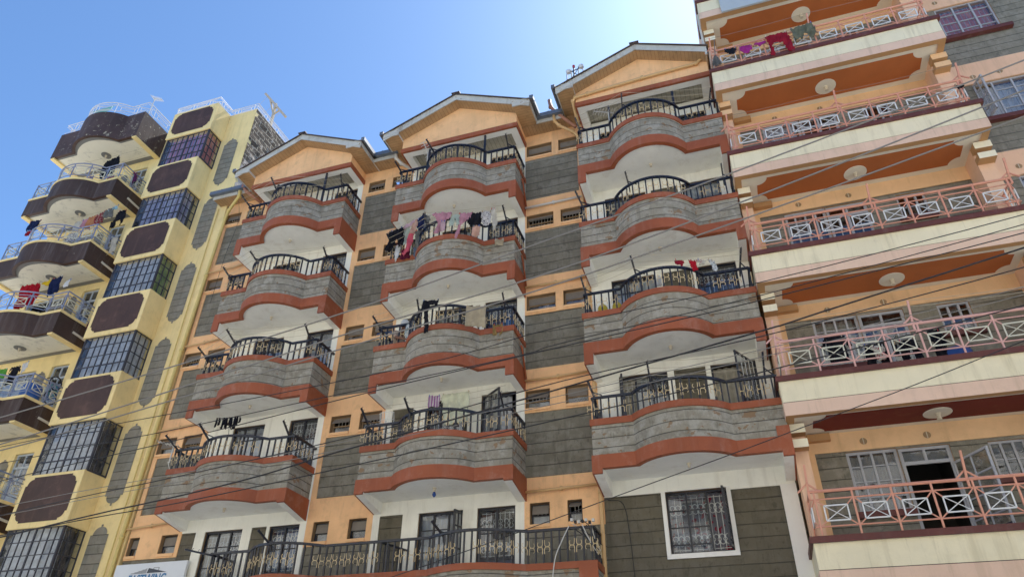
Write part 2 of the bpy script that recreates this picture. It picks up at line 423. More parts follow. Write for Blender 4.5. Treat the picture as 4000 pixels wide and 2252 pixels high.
def metal_door(root, x0, x1, z0, z1, y, cur=None, open_leaf=None, split=.52, name='door', deg=70):
    mb = MB(M['black']); fw = .05; d = .055
    zp = z0 + (z1-z0)*split
    mb.box(x0,x1,y,y+d,z1-fw,z1); mb.box(x0,x0+fw,y,y+d,z0,z1-fw); mb.box(x1-fw,x1,y,y+d,z0,z1-fw)
    xm = (x0+x1)/2
    if open_leaf is None:
        mb.box(xm-.025,xm+.025,y-.005,y+d,z0,z1-fw)
        mb.box(x0+fw,x1-fw,y+.005,y+d-.005,zp-.03,zp+.03); mb.box(x0+fw,x1-fw,y+.01,y+d-.01,(zp+z1)/2-.014,(zp+z1)/2+.014)
    f = mb.build(name, root)
    if open_leaf is None:
        q = MB(M['navydoor']); q.box(x0+fw,xm-.025,y+.02,y+.045,z0,zp-.03); q.box(xm+.025,x1-fw,y+.02,y+.045,z0,zp-.03)
        for a, b in ((x0+fw+.06,xm-.08),(xm+.08,x1-fw-.06)): q.box(a,b,y+.008,y+.02,z0+.12,zp-.14)
        q.build('panel', f)
        p = MB(M['glass'])
        for a, b in ((x0+fw,xm-.025),(xm+.025,x1-fw)): p.poly([(a,y+.03,zp+.03),(b,y+.03,zp+.03),(b,y+.03,z1-fw),(a,y+.03,z1-fw)])
        p.build('pane', f)
        grille(f, x0+.07, x1-.07, zp+.05, z1-.09, y+.085, M['whitebar'])
        if cur: curtain('curtain', f, x0+.03, x1-.03, z0, z1-.03, y+.2, cur, ph=x0*5)
    else:
        if cur: curtain('curtain', f, x0+.03, x0+(x1-x0)*.8, z0, z1-.03, y+.16, cur, .04, ph=x0*5)
        s = -1 if open_leaf == 'r' else 1
        leaf(f, x1-.03 if s < 0 else x0+.03, y, (x1-x0)*.86, z0+.02, z1-.06, s, deg, M['black'], [(zp+z1)/2], panel=zp, name='door_leaf', gm=M['whitebar'])
    return f

def hopper_window(root, x0, x1, z0, z1, y, tilt, cur, red=False):
    """small bathroom window: top-hung opaque flap above a fixed pane"""
    mb = MB(M['hopper']); fw = .03; zm = z0+(z1-z0)*.46; d = .04
    mb.mats[0] = M['black'] if z0 < 0 else M['timber']
    mb.box(x0,x1,y,y+d,z0,z0+fw); mb.box(x0,x1,y,y+d,z1-fw,z1); mb.box(x0,x0+fw,y,y+d,z0+fw,z1-fw); mb.box(x1-fw,x1,y,y+d,z0+fw,z1-fw)
    mb.box(x0+fw,x1-fw,y,y+d,zm-.015,zm+.015)
    f = mb.build('window', root)
    a = math.radians(tilt); h = z1-fw-zm
    q = MB(M['hopper']); q.bar(((x0+x1)/2, y-.005, z1-fw), ((x0+x1)/2, y-.005-h*math.sin(a), z1-fw-h*math.cos(a)), x1-x0-2*fw, .012, up=(0,1,0)); q.build('flap', f)
    p = MB(M['glass_dim']); p.poly([(x0+fw,y+.02,z0+fw),(x1-fw,y+.02,z0+fw),(x1-fw,y+.02,zm),(x0+fw,y+.02,zm)]); p.build('pane', f)
    if tilt > 12: grille(f, x0+fw, x1-fw, z0+fw, z1-fw, y+.07, M['whitebar'], False, .1)
    curtain('curtain', f, x0+.02, x1-.02, z0+.02, zm+(0 if tilt > 12 else .02), y+.11, cur, .015, ph=x0*9)
    return f

# ------------------------------------------------------------------ the middle building
COLS = {'a': (-5.93,-1.95), 'b': (0.0,4.06), 'c': (6.0,10.22)}
DX = {'a': [-.06,0,.03,.06], 'b': [.03,0,0,0], 'c': [.02,-.05,0,.04]}
Z0 = [.12, 3.06, 6.03, 9.03]
DROP = {'a': [.07,.25,.33,.37], 'b': [.07,.28,.33,.35], 'c': [.13,.31,.36,.39]}
YW = 1.0
mid = thing('apartment_building', 'apricot and grey stone apartment block with three gabled stacks of curved balconies', 'building', (1.2, 4.0, -ZO))

opens = []   # x0,x1,z0,z1,depth
def hole(x0,x1,z0,z1): opens.append((x0,x1,z0,z1)); return (x0,x1,z0,z1)
# bathroom windows between the balcony stacks
smalls = []
for r in range(5):
    zb = -.71 + 2.96*r
    for pair in ((( -7.72,-7.36),(-6.61,-6.05)) if r == 0 else ((-7.72,-7.05),(-6.80,-6.13)),
                 ((-1.74,-1.27),(-.69,-.17)) if r == 0 else ((-1.72,-1.08),(-.79,-.1)),
                 ((4.19,4.69),(5.12,5.48)) if r == 0 else ((4.08,4.75),(5.16,5.77)) if r == 1 else ((4.11,4.97),(5.19,5.86))):
        for a, b in pair: smalls.append((hole(a,b,zb,zb+.51), r))
wins = []; doors = []
for l in range(-1, 4):
    z0 = -2.9 if l < 0 else Z0[l]
    zt = min(z0+2.69, 11.5)
    wins.append(('a', l, hole(-5.15 if l < 0 else -5.03, -3.93, z0+1.3, zt))); doors.append(('a', l, hole(-3.08, -2.15, z0+.2, zt)))
    wins.append(('b', l, hole(1.28, 2.47, z0+1.3, zt))); doors.append(('b', l, hole(2.85, 3.83, z0+.2, zt)))
    if l < 0: wins.append(('c', l, hole(7.41, 8.76, -1.58, -.22)))
    else:
        wins.append(('c', l, hole(6.57, 7.79, z0+1.3, zt))); doors.append(('c', l, hole(8.84, 9.9, z0+.2, zt)))
wall = MB(M['stone_panel'])
wall.plate([(-7.75,10.25,-ZO,12.2)], opens, YW+.03, .2, M['stone_panel'], M['timber'])
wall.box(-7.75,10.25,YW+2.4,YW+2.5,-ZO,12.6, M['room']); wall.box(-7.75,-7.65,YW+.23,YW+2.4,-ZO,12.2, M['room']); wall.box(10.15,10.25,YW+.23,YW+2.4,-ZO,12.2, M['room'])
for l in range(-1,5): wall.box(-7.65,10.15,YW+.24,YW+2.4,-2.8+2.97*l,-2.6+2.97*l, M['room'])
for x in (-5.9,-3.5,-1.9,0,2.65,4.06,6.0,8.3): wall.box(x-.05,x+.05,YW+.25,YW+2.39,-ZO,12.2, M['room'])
wall.build('wall', mid)
# apricot plaster frames around the stone panels
gaps = (('l',-7.75,-5.93,-7.60,-5.93), ('ab',-1.95,0.0,-1.79,-.03), ('bc',4.06,6.0,4.06,5.81))
opl = []; panels = []
for n, x0, x1, p0, p1 in gaps:
    opl.append((x0,x1,-.82,12.2))
    for r in range(4): panels.append((p0,p1,.42+2.96*r,2.13+2.96*r))
op = MB(M['orange']); op.plate(opl, panels+opens, YW, .03, M['orange']); op.build('plaster_wall', mid)
for (a,b,c,d), r in smalls:
    fr = MB(M['orange']); fr.box(a,b,YW-.03,YW+.1,c-.075,c); fr.build('window_sill', mid)
wh = MB(M['white'])
strips = [(-5.95,-5.45,-2.9,-.2),(-3.64,-3.17,-2.9,-.2),(.19,.84,-2.9,-.2)]
for z in Z0: strips.append((7.95,8.72,z+.17,z+2.68)); strips.append((.22,.86,z+.17,z+2.6))
strips += [(6.0,7.32,-ZO,-.22),(8.85,9.9,-ZO,-.28),(7.32,8.85,-ZO,-1.68)]
wh.plate([(COLS[k][0],COLS[k][1],-ZO if k=='c' else -2.9,12.0) for k in 'abc'], strips+opens, YW, .03, M['white'])
wh.build('white_wall', mid)
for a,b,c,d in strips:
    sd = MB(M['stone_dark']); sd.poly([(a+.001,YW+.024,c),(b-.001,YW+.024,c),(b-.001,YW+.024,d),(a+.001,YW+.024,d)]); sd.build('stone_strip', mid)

for i, (q, r) in enumerate(smalls):
    hopper_window(mid, q[0]+.02, q[1]-.02, q[2]+.01, q[3]-.02, YW+.13, [4,38,6,30,18,3,24,5][(i*5+r)%8] if i != 5 else 55, [M['cur_white'],M['cur_dark'],M['cur_white'],M['cur_cream']][(i*3)%4])
for k, l, q in wins:
    if k == 'c' and l < 0:
        casement(mid, q[0], q[1], q[2], q[3], YW+.1, 3, 3, M['black'], M['cur_red'], (0,1), M['whitebar'], 2, hbars=[-1.37,-1.0,-.63], open_deg=82)
    else:
        op_ = {('b',-1):2, ('c',0):0}.get((k,l))
        casement(mid, q[0], q[1], q[2], q[3], YW+.08, 3, 3, M['black'], M[['cur_white','cur_cream','cur_white','cur_dark','cur_cream'][(l+ord(k))%5]], (0,1) if (l+ord(k))%3 else (0,.6), M['whitebar'], op_, hbars=[q[2]+.45, q[3]-.42], fw=.05)
for k, l, q in doors:
    metal_door(mid, q[0], q[1], q[2], q[3], YW+.07, M[['cur_blue','cur_dark','cur_white'][(l+ord(k))%3]] if (k,l) != ('c',0) else M['cur_cream'],
               'r' if (k,l) == ('c',0) else 'l' if (k,l) == ('b',0) else None, deg=40 if k == 'b' else 62)
wf = MB(M['white_clean']); wf.plate([(7.32,8.85,-1.68,-.2)], [(7.41,8.76,-1.58,-.22)], YW-.02, .05); wf.build('window_surround', mid)
pc = MB(M['white_clean']); pc.box(9.9,10.22,YW-.06,YW,-ZO,-.28); pc.build('white_pier', mid)

# ---- balconies
def plan(x0, x1, y0=0.0, xa=None, xb=None, sag=.57, yw=YW, n=16, off=0.0):
    """outline of the balcony front, wall to wall, pushed outward by off"""
    xa = x0+.97 if xa is None else xa; xb = x0+3.12 if xb is None else xb
    c = (xb-xa)/2; R = (c*c+sag*sag)/(2*sag); cx = (xa+xb)/2; cy = y0-sag+R
    R += off
    h = math.acos(max(-1,min(1,(cy-(y0-off))/R)))
    P = [(x0-off,yw),(x0-off,y0-off)]
    for i in range(n+1):
        a = -h + 2*h*i/n
        P.append((cx+R*math.sin(a), cy-R*math.cos(a)))
    return P + [(x1+off,y0-off),(x1+off,yw)]

def resample(P, step):
    """points every step along a plan line, with the tangent"""
    out = []; acc = step/2
    for a, b in zip(P, P[1:]):
        L = math.hypot(b[0]-a[0], b[1]-a[1])
        if L < 1e-6: continue
        while acc <= L:
            t = acc/L; out.append(((a[0]+(b[0]-a[0])*t, a[1]+(b[1]-a[1])*t), ((b[0]-a[0])/L, (b[1]-a[1])/L))); acc += step
        acc -= L
    return out

def rail_set(parent, P, zc, zr, motif_every=2, gap=.155, ends=True, start=1):
    """black railing on plan line P from zc to zr, with the gold curls as a piece of its own"""
    mb = MB(M['black'])
    mb.ribbon([(p[0],p[1]) for p in P], [(p[0]+1e-4,p[1]+.001) for p in P], zr, zr+.001)
    mb = MB(M['black'])
    for a, b in zip(P, P[1:]): mb.bar((a[0],a[1],zr),(b[0],b[1],zr), .062, .055)
    g = mb; pts = resample(P, gap)
    for i, (p, t) in enumerate(pts):
        mb.bar((p[0],p[1],zc),(p[0],p[1],zr), .036, .036)
        if i % motif_every == start and (i//motif_every) % 6 != 5:
            c = (zc+zr)/2 - .01
            for L in MOTIF:
                g.tube([(p[0]+t[0]*u+t[1]*.018, p[1]+t[1]*u-t[0]*.018, c+z) for u, z in L], .0075, 4, M['gold'])
    r = mb.build('railing', parent)
    return r

def line_arm(parent, x, y, z, dx, dy, L=.55, mat=None, below=.15, lift=.55):
    """a steel arm that carries the washing lines, leaning out of the rail"""
    mb = MB(mat or M['black']); d = Vector((dx,dy,lift)).normalized()
    p = Vector((x,y,z)); q = p + d*L
    mb.bar(p - Vector((dx,dy,0)).normalized()*.05 + Vector((0,0,-below)), p, .035, .035); mb.bar(p, q, .04, .04)
    mb.bar(p + Vector((-dy,dx,0)).normalized()*.22, p+d*L*.35, .022, .022)
    for k in (.55,.75,.92):
        c = p + d*L*k; mb.tube([tuple(c+Vector((.0,.0,.02))), tuple(c+Vector((.02,-.02,.05))), tuple(c+Vector((.03,0,.07)))], .006, 4)
    mb.build('line_arm', parent)
    return tuple(q)

ARMS = {}
def balcony(col, l):
    x0, x1 = COLS[col]; x0 += DX[col][l]; x1 += DX[col][l]
    z0 = Z0[l]; y0 = -.06 if l == 0 else 0.0; sag = .53 if l == 0 else .64
    dr = DROP[col][l]; tap = .2 if l == 0 else 0.02
    A = plan(x0,x1,y0,sag=sag,off=.03); I = plan(x0,x1,y0,sag=sag,off=-.1); Fc = plan(x0,x1,y0,sag=sag)
    b = MB(M['redband'], M['soffit'])
    b.ribbon(A, I, z0-.02, z0+.29, M['redband'], bottom=M['redband'])
    b.poly([(p[0],p[1],z0+.02) for p in I], M['soffit']); b.poly([(p[0],p[1],z0+.16) for p in I], M['soffit'])
    for s, (a, c) in enumerate(((x0-.032,x0+.2),(x1-.2,x1+.032))):      # the deep end beams
        ob = c if s == 0 else a; oa = a if s == 0 else c
        yf = y0-.032; zb = z0-dr; zw = zb-tap
        b.poly([(oa,yf,zb),(ob,yf,zb),(ob,yf,z0+.25),(oa,yf,z0+.25)], M['redband'])
        b.poly([(oa,yf,zb),(oa,YW,zw),(oa,YW,z0+.25),(oa,yf,z0+.25)], M['redband'])
        b.poly([(ob,yf,zb),(ob,yf+.05,zb),(ob,yf+.05,z0+.02),(ob,yf,z0+.02)], M['redband'])
        b.poly([(ob,yf+.05,zb-tap*.05),(ob,YW,zw),(ob,YW,z0+.02),(ob,yf+.05,z0+.02)], M['soffit'])
        e = .035 if s == 0 else -.035
        b.poly([(oa,yf,zb),(ob,yf,zb),(ob,yf+.05,zb-tap*.05),(oa,yf+.05,zb-tap*.05)], M['redband'])
        b.poly([(oa,yf+.05,zb-tap*.05),(oa+e,yf+.05,zb-tap*.05),(oa+e,YW,zw),(oa,YW,zw)], M['redband'])
        b.poly([(oa+e,yf+.05,zb-tap*.05),(ob,yf+.05,zb-tap*.05),(ob,YW,zw),(oa+e,YW,zw)], M['soffit'])
    bal = b.build('balcony', mid)
    p = MB(M['stone_parapet']); p.ribbon(Fc, I, z0+.29, z0+1.0); p.build('parapet', bal)
    c = MB(M['redband']); c.ribbon(plan(x0,x1,y0,sag=sag,off=.035), plan(x0,x1,y0,sag=sag,off=-.13), z0+1.0, z0+1.155); c.build('coping', bal)
    R = plan(x0,x1,y0,sag=sag,off=-.035,n=14)
    rail_set(bal, R, z0+1.155, z0+(1.75 if l else 1.71), 2, .19, start=1)
    q = MB(M['cream'])
    cx = (x0+x1)/2 - .05; q.lathe([(.045,0),(.05,-.02),(.035,-.03),(.03,-.09),(.036,-.1)], (cx,.25,z0+.02), 10); q.build('lamp_holder', bal)
    arms = [(x0+.1,y0+.05,-.35,-1), (x0+1.5,y0-.45,-.05,-1), (x1-.25,y0+.05,.25,-1)]
    tips = []
    for i, (ax, ay, dx, dy) in enumerate(arms):
        dx += random.uniform(-.25,.25); n = math.hypot(dx,dy); lift = (.62 if col != 'c' else 1.4)*random.uniform(.75,1.3)
        tips.append(line_arm(bal, ax, ay, z0+1.72, dx/n, dy/n, .52*random.uniform(.8,1.1), lift=lift))
    ARMS[(col,l)] = tips
    if l == 3:     # posts up to the gable beam
        for x in (x0+1.02, x0+2.98):
            po = MB(M['black']); po.bar((x,y0+.1,z0+1.1),(x,y0+.1,11.65), .06, .06); po.build('post', bal)
    if col == 'c' and l == 0:
        q = MB(M['redband']); q.box(x1-.24,x1+.032,y0-.034,y0+.05,z0+.29,z0+.52); q.build('band_return', bal)
    if col == 'b' and l == 0:
        q = MB(M['bluebulb']); q.lathe([(.02,-.1),(.045,-.15),(.045,-.19),(.02,-.225)], (cx,.25,z0+.02), 10); q.build('lamp_bulb', bal)
    return bal
BAL = {(c,l): balcony(c,l) for c in 'abc' for l in range(4)}

# ---- the long shared balcony at the bottom
def long_plan(off=0.0, inset=0.0):
    P = [(-4.0-off,YW),(-4.0-off,.02-off),(-2.75,.0-off)]
    for i in range(1, 12):
        t = i/12; P.append((-2.75+1.95*t, -.0-off-.5*math.sin(PI*t)**.8))
    P += [(-.72,.06-off),(.5,.06-off),(2.05,.06-off)]
    for i in range(1, 12):
        t = i/12; P.append((2.05+2.25*t, .06+.08*t-off-.42*math.sin(PI*t)**.9))
    P += [(4.4,.16-off),(5.92+off,.16-off),(5.92+off,YW)]
    return P
lb = MB(M['redband'], M['soffit'])
lb.ribbon(long_plan(.03), long_plan(-.12), -2.93, -2.62, M['redband']); lb.poly([(p[0],p[1],-2.9) for p in long_plan(-.1)], M['soffit']); lb.poly([(p[0],p[1],-2.7) for p in long_plan(-.1)], M['soffit'])
lbo = lb.build('balcony', mid)
q = MB(M['stone_parapet']); q.ribbon(long_plan(), long_plan(-.1), -2.62, -1.93); q.build('parapet', lbo)
q = MB(M['redband']); q.ribbon(long_plan(.035), long_plan(-.13), -1.93, -1.79); q.box(5.55,5.96,.118,.16,-2.62,-1.93, M['redband']); q.build('coping', lbo)
rail_set(lbo, long_plan(-.04), -1.79, -1.08, 2, .18, start=0)
q = MB(M['black'])
for a, b in (((.8,.1),(1.05,YW)),):
    q.bar((a[0],a[1],-1.1),(b[0],b[1],-1.1), .05, .045)
    for i in range(1,6): q.bar((a[0]+(b[0]-a[0])*i/6,a[1]+(b[1]-a[1])*i/6,-1.79),(a[0]+(b[0]-a[0])*i/6,a[1]+(b[1]-a[1])*i/6,-1.1), .026)
q.build('divider', lbo)
line_arm(lbo, -3.9,.1,-1.12, -.5,-.85,.75, lift=.05, below=.02); line_arm(lbo, -1.9,-.4,-1.1, -.3,-.95,.5, lift=.6); line_arm(lbo, 2.45,-.05,-1.1, -.25,-.95,.5, lift=.5)

# ---- gables and roof
def gable(col, zr, x0, x1, right_cut=None):
    """boxed gable over one stack; zr lifts the whole gable"""
    xm = (x0+x1)/2; zs = 12.2+zr; za = 13.1+zr; zb = 11.62+zr; s = (za-zs)/((x1-x0)/2)
    g = MB(M['orange'], M['redband'], M['white_clean'], M['ceil_x'])
    g.poly([(x0,0,zb),(x1,0,zb),(x1,0,zs),(xm,0,za),(x0,0,zs)], M['orange'])
    g.poly([(x0,0,zb),(x0,YW,zb),(x0,YW,zs),(x0,0,zs)], M['orange']); g.poly([(x1,0,zb),(x1,YW,zb),(x1,YW,zs),(x1,0,zs)], M['orange'])
    gb = g.build('gable_wall', mid)
    r = MB(M['redband']); r.ribbon([(x0-.03,YW),(x0-.03,-.03),(x1+.03,-.03),(x1+.03,YW)], [(x0+.02,YW),(x0+.02,.05),(x1-.02,.05),(x1-.02,YW)], zb-.02, zb+.15); r.build('gable_band', gb)
    w = MB(M['white_clean']); w.ribbon([(x0+.02,YW),(x0+.02,.05),(x1-.02,.05),(x1-.02,YW)], [(x0+.26,YW),(x0+.26,.27),(x1-.26,.27),(x1-.26,YW)], zb-.012, zb+.3)
    w.poly([(x0+.26,.27,zb+.2),(x1-.26,.27,zb+.2),(x1-.26,YW,zb+.2),(x0+.26,YW,zb+.2)], M['ceil_x']); w.build('porch_ceiling', gb)
    q = MB(M['cream']); q.lathe([(.04,0),(.045,-.03),(.03,-.05),(.045,-.1),(.04,-.15),(.015,-.17)], (xm-.1,.55,zb+.2), 10); q.build('lamp_holder', gb)
    ov = .55; yf = -.4; e0 = x0-ov; e1 = x1+ov if right_cut is None else right_cut
    zl = lambda x: za - s*abs(x-xm)
    rf = MB(M['sheet'])
    ze0, ze1 = zl(e0)+.27, zl(e1)+.27; zp = za+.27
    for y0_, y1_ in ((yf-.06, 7.5),):
        rf.poly([(e0-.06,y0_,ze0-.02),(xm,y0_,zp),(xm,y1_,zp),(e0-.06,y1_,ze0-.02)]); rf.poly([(xm,y0_,zp),(e1+.06,y0_,ze1-.02),(e1+.06,y1_,ze1-.02),(xm,y1_,zp)])
        rf.poly([(e0-.06,y0_,ze0-.05),(xm,y0_,zp-.03),(xm,y0_,zp),(e0-.06,y0_,ze0-.02)]); rf.poly([(xm,y0_,zp-.03),(e1+.06,y0_,ze1-.05),(e1+.06,y0_,ze1-.02),(xm,y0_,zp)])
        rf.bar((xm,y0_-.02,zp+.02),(xm,y1_,zp+.02), .3, .03)
    rfo = rf.build('roof', mid)
    so = MB(M['eave_x'])      # sloped boarding under the verge
    so.poly([(x0-.0,yf,zl(x0)),(xm,yf,za),(xm,0,za),(x0-.0,0,zl(x0))], M['eave_x']); so.poly([(xm,yf,za),(x1,yf,zl(x1)),(x1,0,zl(x1)),(xm,0,za)], M['eave_x'])
    zbx = zs-.1              # boxed ends and flat side soffits
    for a, b, sg in ((e0,x0,-1),(x1,e1,1)):
        so.poly([(a,yf,zbx),(b,yf,zbx),(b,YW if sg<0 else YW,zbx),(a,YW,zbx)], M['eave_y'])
        xi = b if sg < 0 else a
        so.poly([(xi,yf,zbx),(xi,0,zbx),(xi,0,zl(xi)+.02),(xi,yf,zl(xi)+.02)], M['fascia'])
    so.build('soffit', rfo)
    fa = MB(M['fascia'])
    for a, b in ((e0,xm),(xm,e1)):
        fa.poly([(a,yf,zl(a)),(b,yf,zl(b)),(b,yf,zl(b)+.25),(a,yf,zl(a)+.25)]); fa.poly([(a,yf+.03,zl(a)),(b,yf+.03,zl(b)),(b,yf,zl(b)),(a,yf,zl(a))])
    for a, b in ((e0,x0+.02),(x1-.02,e1)):
        fa.box(a,b,yf-.015,yf+.02,zbx-.02,zbx+.22)
    fa.box(e0-.01,e0+.02,yf,7.0,zbx-.02,zbx+.22)
    if right_cut is None: fa.box(e1-.02,e1+.01,yf,7.0,zbx-.02,zbx+.22)
    fa.build('fascia', rfo)
    gu = MB(M['gutter'])
    gu.box(e0-.14,e0-.012,yf-.05,7.0,zbx+.12,zbx+.27)
    if right_cut is None: gu.box(e1+.012,e1+.14,yf-.05,7.0,zbx+.12,zbx+.27)
    gu.build('gutter', rfo)
    return rfo
gable('a', 0.0, -5.89, -1.93); gable('b', .03, 0.02, 4.08); gable('c', .25, 6.06, 10.18, 10.22)
# main eaves between the gables
EV = [(-8.1,-6.4,-5.9),(-1.4,-.55,0),(4.6,5.5,6.05)]
for i, (a, b, c) in enumerate(EV):
    ev = MB(M['sheet']); ev.poly([(a,.5,12.32),(b,.5,12.32),(b,7,14.4),(a,7,14.4)]); evo = ev.build('roof', mid)
    l = [-8.1,-1.95,4.08][i]
    q = MB(M['eave_x']); q.poly([(l,.53,12.095),(c,.53,12.095),(c,YW,12.095),(l,YW,12.095)])
    if i == 0: q.poly([(-8.1,.53,12.095),(-8.1,1.2,12.095),(-8.1,1.2,12.3),(-8.1,.53,12.3)], M['fascia'])
    q.build('soffit', evo)
    q = MB(M['fascia']); q.box(a,b,.5,.53,12.08,12.3); q.build('fascia', evo)
    q = MB(M['gutter']); n = max(2, int((b-a)/.42))
    q.box(a-.1 if a < -8 else a,b,.36,.495,12.22,12.38)
    for k in range(1,n): q.box(a+(b-a)*k/n-.02,a+(b-a)*k/n+.02,.35,.498,12.21,12.385)
    if i == 1: q.box(-.58,-.34,.28,.4,12.1,12.42)
    q.build('gutter', evo)

# ---- downpipes
def pipe(parent, pts, r, mat, name='downpipe', clips=0):
    mb = MB(mat); mb.tube(pts, r, 8)
    for p in pts[1:-1]:
        d = Vector((0,0,1)); mb.tube([tuple(Vector(p)+Vector((0,0,-.05))), tuple(Vector(p)+Vector((0,0,.05)))], r*1.22, 8)
    return mb.build(name, parent, smooth=True)
pipe(mid, [(5.08,.42,12.95),(5.12,.42,12.62),(5.3,.5,12.35),(5.88,.6,11.62)], .06, M['pvc_red'])
pipe(mid, [(5.2,.46,12.3),(5.22,.5,12.0),(5.34,.6,11.85),(5.75,.75,11.6),(5.93,.9,11.4),(5.94,.93,3.1),(5.94,.93,-.1),(5.95,.93,-ZO)], .05, M['pvc_or'])
pipe(mid, [(10.19,-.06,12.95),(10.17,-.07,12.72),(10.05,-.07,12.58),(9.85,-.07,12.42),(8.2,-.07,12.36),(6.45,-.07,12.24),(6.06,-.08,12.2),(5.97,-.04,12.1),(5.98,.9,11.5)], .05, M['pvc_or'])
pipe(mid, [(-.46,.42,12.12),(-.44,.45,11.95),(-.3,.6,11.8),(.05,.85,11.62)], .055, M['pvc'])
pipe(mid, [(-6.75,.4,12.6),(-6.74,.42,12.3),(-6.6,.5,12.1),(-6.1,.8,11.7)], .065, M['pvc_red'])
pipe(mid, [(-6.85,.42,12.15),(-6.9,.5,11.95),(-7.5,.8,11.65),(-7.64,.88,11.4),(-7.72,.88,8.8),(-7.8,.88,5.8),(-7.86,.88,2.8),(-7.9,.88,-.2),(-7.95,.88,-ZO)], .06, M['pvc_ye'])
for r in range(4):
    zb = -.71+2.96*(r)+.78
    pipe(mid, [(-7.83+.03*r,.9,zb-.05),(-7.0,.93,zb+.01),(-6.05,.93,zb+.07)], .032, M['pvc_or'], 'waste_pipe')
    pipe(mid, [(4.1,.9,zb-.03),(5.0,.93,zb),(5.93,.93,zb+.02)], .035, M['pvc'] if r == 3 else M['pvc_or'], 'waste_pipe')
    if r > 0: pipe(mid, [(4.13,.45,zb+.8),(4.13,.55,zb+.75),(4.13,.9,zb+.02)], .028, M['redband'], 'waste_pipe')
# ------------------------------------------------------------------ shared: rail of boxes with crosses
def along(P):
    L = [0]
    for a, b in zip(P, P[1:]): L.append(L[-1]+math.hypot(b[0]-a[0], b[1]-a[1]))
    def at(s):
        s = max(0, min(L[-1], s))
        for i in range(len(P)-1):
            if s <= L[i+1]+1e-9:
                t = (s-L[i])/max(1e-9, L[i+1]-L[i]); return (P[i][0]+(P[i+1][0]-P[i][0])*t, P[i][1]+(P[i+1][1]-P[i][1])*t)
        return P[-1]
    return at, L[-1]

def x_rail(parent, P, zc, h, bay, mr, mx, r=.026, bw=.61, xw=.014, crosses=True, thin=.034):
    at, T = along(P); n = max(1, round(T/bay)); bay = T/n
    mb = MB(mr); k = h/.88
    zl, zx0, zx1, zu, zt = zc+.195*k, zc+.30*k, zc+.59*k, zc+.72*k, zc+h
    for z, q in ((zl,thin*.45),(zu,thin*.45),(zt,r)): mb.tube([(p[0],p[1],z) for p in P], q, 6)
    for i in range(n+1):
        p = at(i*bay); mb.bar((p[0],p[1],zc),(p[0],p[1],zt), thin, thin)
    rail = mb; X = []
    for i in range(n):
        a, b = at(i*bay+bay*(1-bw)/2), at(i*bay+bay*(1+bw)/2); p, q = at(i*bay+.01), at((i+1)*bay-.01)
        for c, e, zz, ze in ((p,a,zu,zx1),(p,a,zl,zx0),(q,b,zu,zx1),(q,b,zl,zx0)): mb.bar((c[0],c[1],zz),(e[0],e[1],ze), thin*.6, thin*.6)
        x = MB(mx)
        x.bar((a[0],a[1],zx0),(b[0],b[1],zx0), xw+.010); x.bar((a[0],a[1],zx1),(b[0],b[1],zx1), xw+.010)
        x.bar((a[0],a[1],zx0),(a[0],a[1],zx1), xw+.010); x.bar((b[0],b[1],zx0),(b[0],b[1],zx1), xw+.010)
        x.bar((a[0],a[1],zx0),(b[0],b[1],zx1), xw); x.bar((a[0],a[1],zx1),(b[0],b[1],zx0), xw, xw*.8)
        X.append(x)
    ro = rail.build('railing', parent)
    for x in X: x.build('cross_panel', parent)
    return ro

def notched(x0, x1, z0, z1, r, s):
    """panel outline with stepped, rounded corners"""
    out = []
    for cx, cz, sx, sz, a in ((x1,z0,-1,1,270),(x1,z1,-1,-1,0),(x0,z1,1,-1,90),(x0,z0,1,1,180)):
        c = (cx+sx*r, cz+sz*r)
        A = [(c[0]+(r-s)*math.cos(math.radians(a+90*i/6)), c[1]+(r-s)*math.sin(math.radians(a+90*i/6))) for i in range(7)]
        f = A[0]; l = A[-1]
        if a in (270, 90): out += [(f[0], cz)] + A + [(cx, l[1])]
        else: out += [(cx, f[1])] + A + [(l[0], cz)]
    return out

# ------------------------------------------------------------------ the yellow building
M['yellow'] = plaster('yellow_plaster', (.88,.67,.29,1), .10, .28, (.30,.22,.10,1), blot=.2, chips=(.34,.30,.22,1), chip_at=.69)
M['maroon'] = plaster('maroon_panel', (.052,.026,.018,1), .28, .35, (.15,.075,.06,1), rough=.6, blot=.25)
M['maroon_balc'] = plaster('maroon_parapet', (.046,.027,.021,1), .25, .5, (.16,.14,.14,1), rough=.7, chips=(.45,.42,.33,1), chip_at=.69)
M['maroon_flaked'] = plaster('flaked_maroon', (.055,.033,.031,1), .3, .4, (.14,.11,.10,1), rough=.75, chips=(.34,.30,.22,1), chip_at=.605)
M['stone_yard'] = stonework('stone_inset', .27, .1, (.19,.18,.14,1), (.25,.22,.165,1), (.28,.27,.23,1), lightamt=.45)
M['soffit_y'] = plaster('cream_soffit', (.80,.76,.62,1), .06, .05, (.2,.19,.17,1), blot=.55)
M['greyband'] = plaster('grey_border', (.19,.19,.18,1), .08, .1)
M['lav'] = paint('lavender_metal', (.21,.245,.36,1), .4, .5, .35)
M['creamx'] = paint('cream_metal', (.66,.64,.50,1), .45, .4, .35)
M['white_rail'] = paint('white_rail', (.66,.67,.70,1), .4, .4, .3)
M['glass_bay'] = glass('bay_glass', (.82,.85,.87,1), .05, .03, .15)
M['masonry'] = masonry('rubble_wall')
M['steel'] = paint('dark_steel', (.035,.035,.045,1), .5, .4, .5)
M['doorgrey'] = paint('grey_door', (.42,.47,.52,1), .5, .4, .35)
M['greydisc'] = paint('grey_disc', (.16,.16,.15,1), .7, .2, .3)

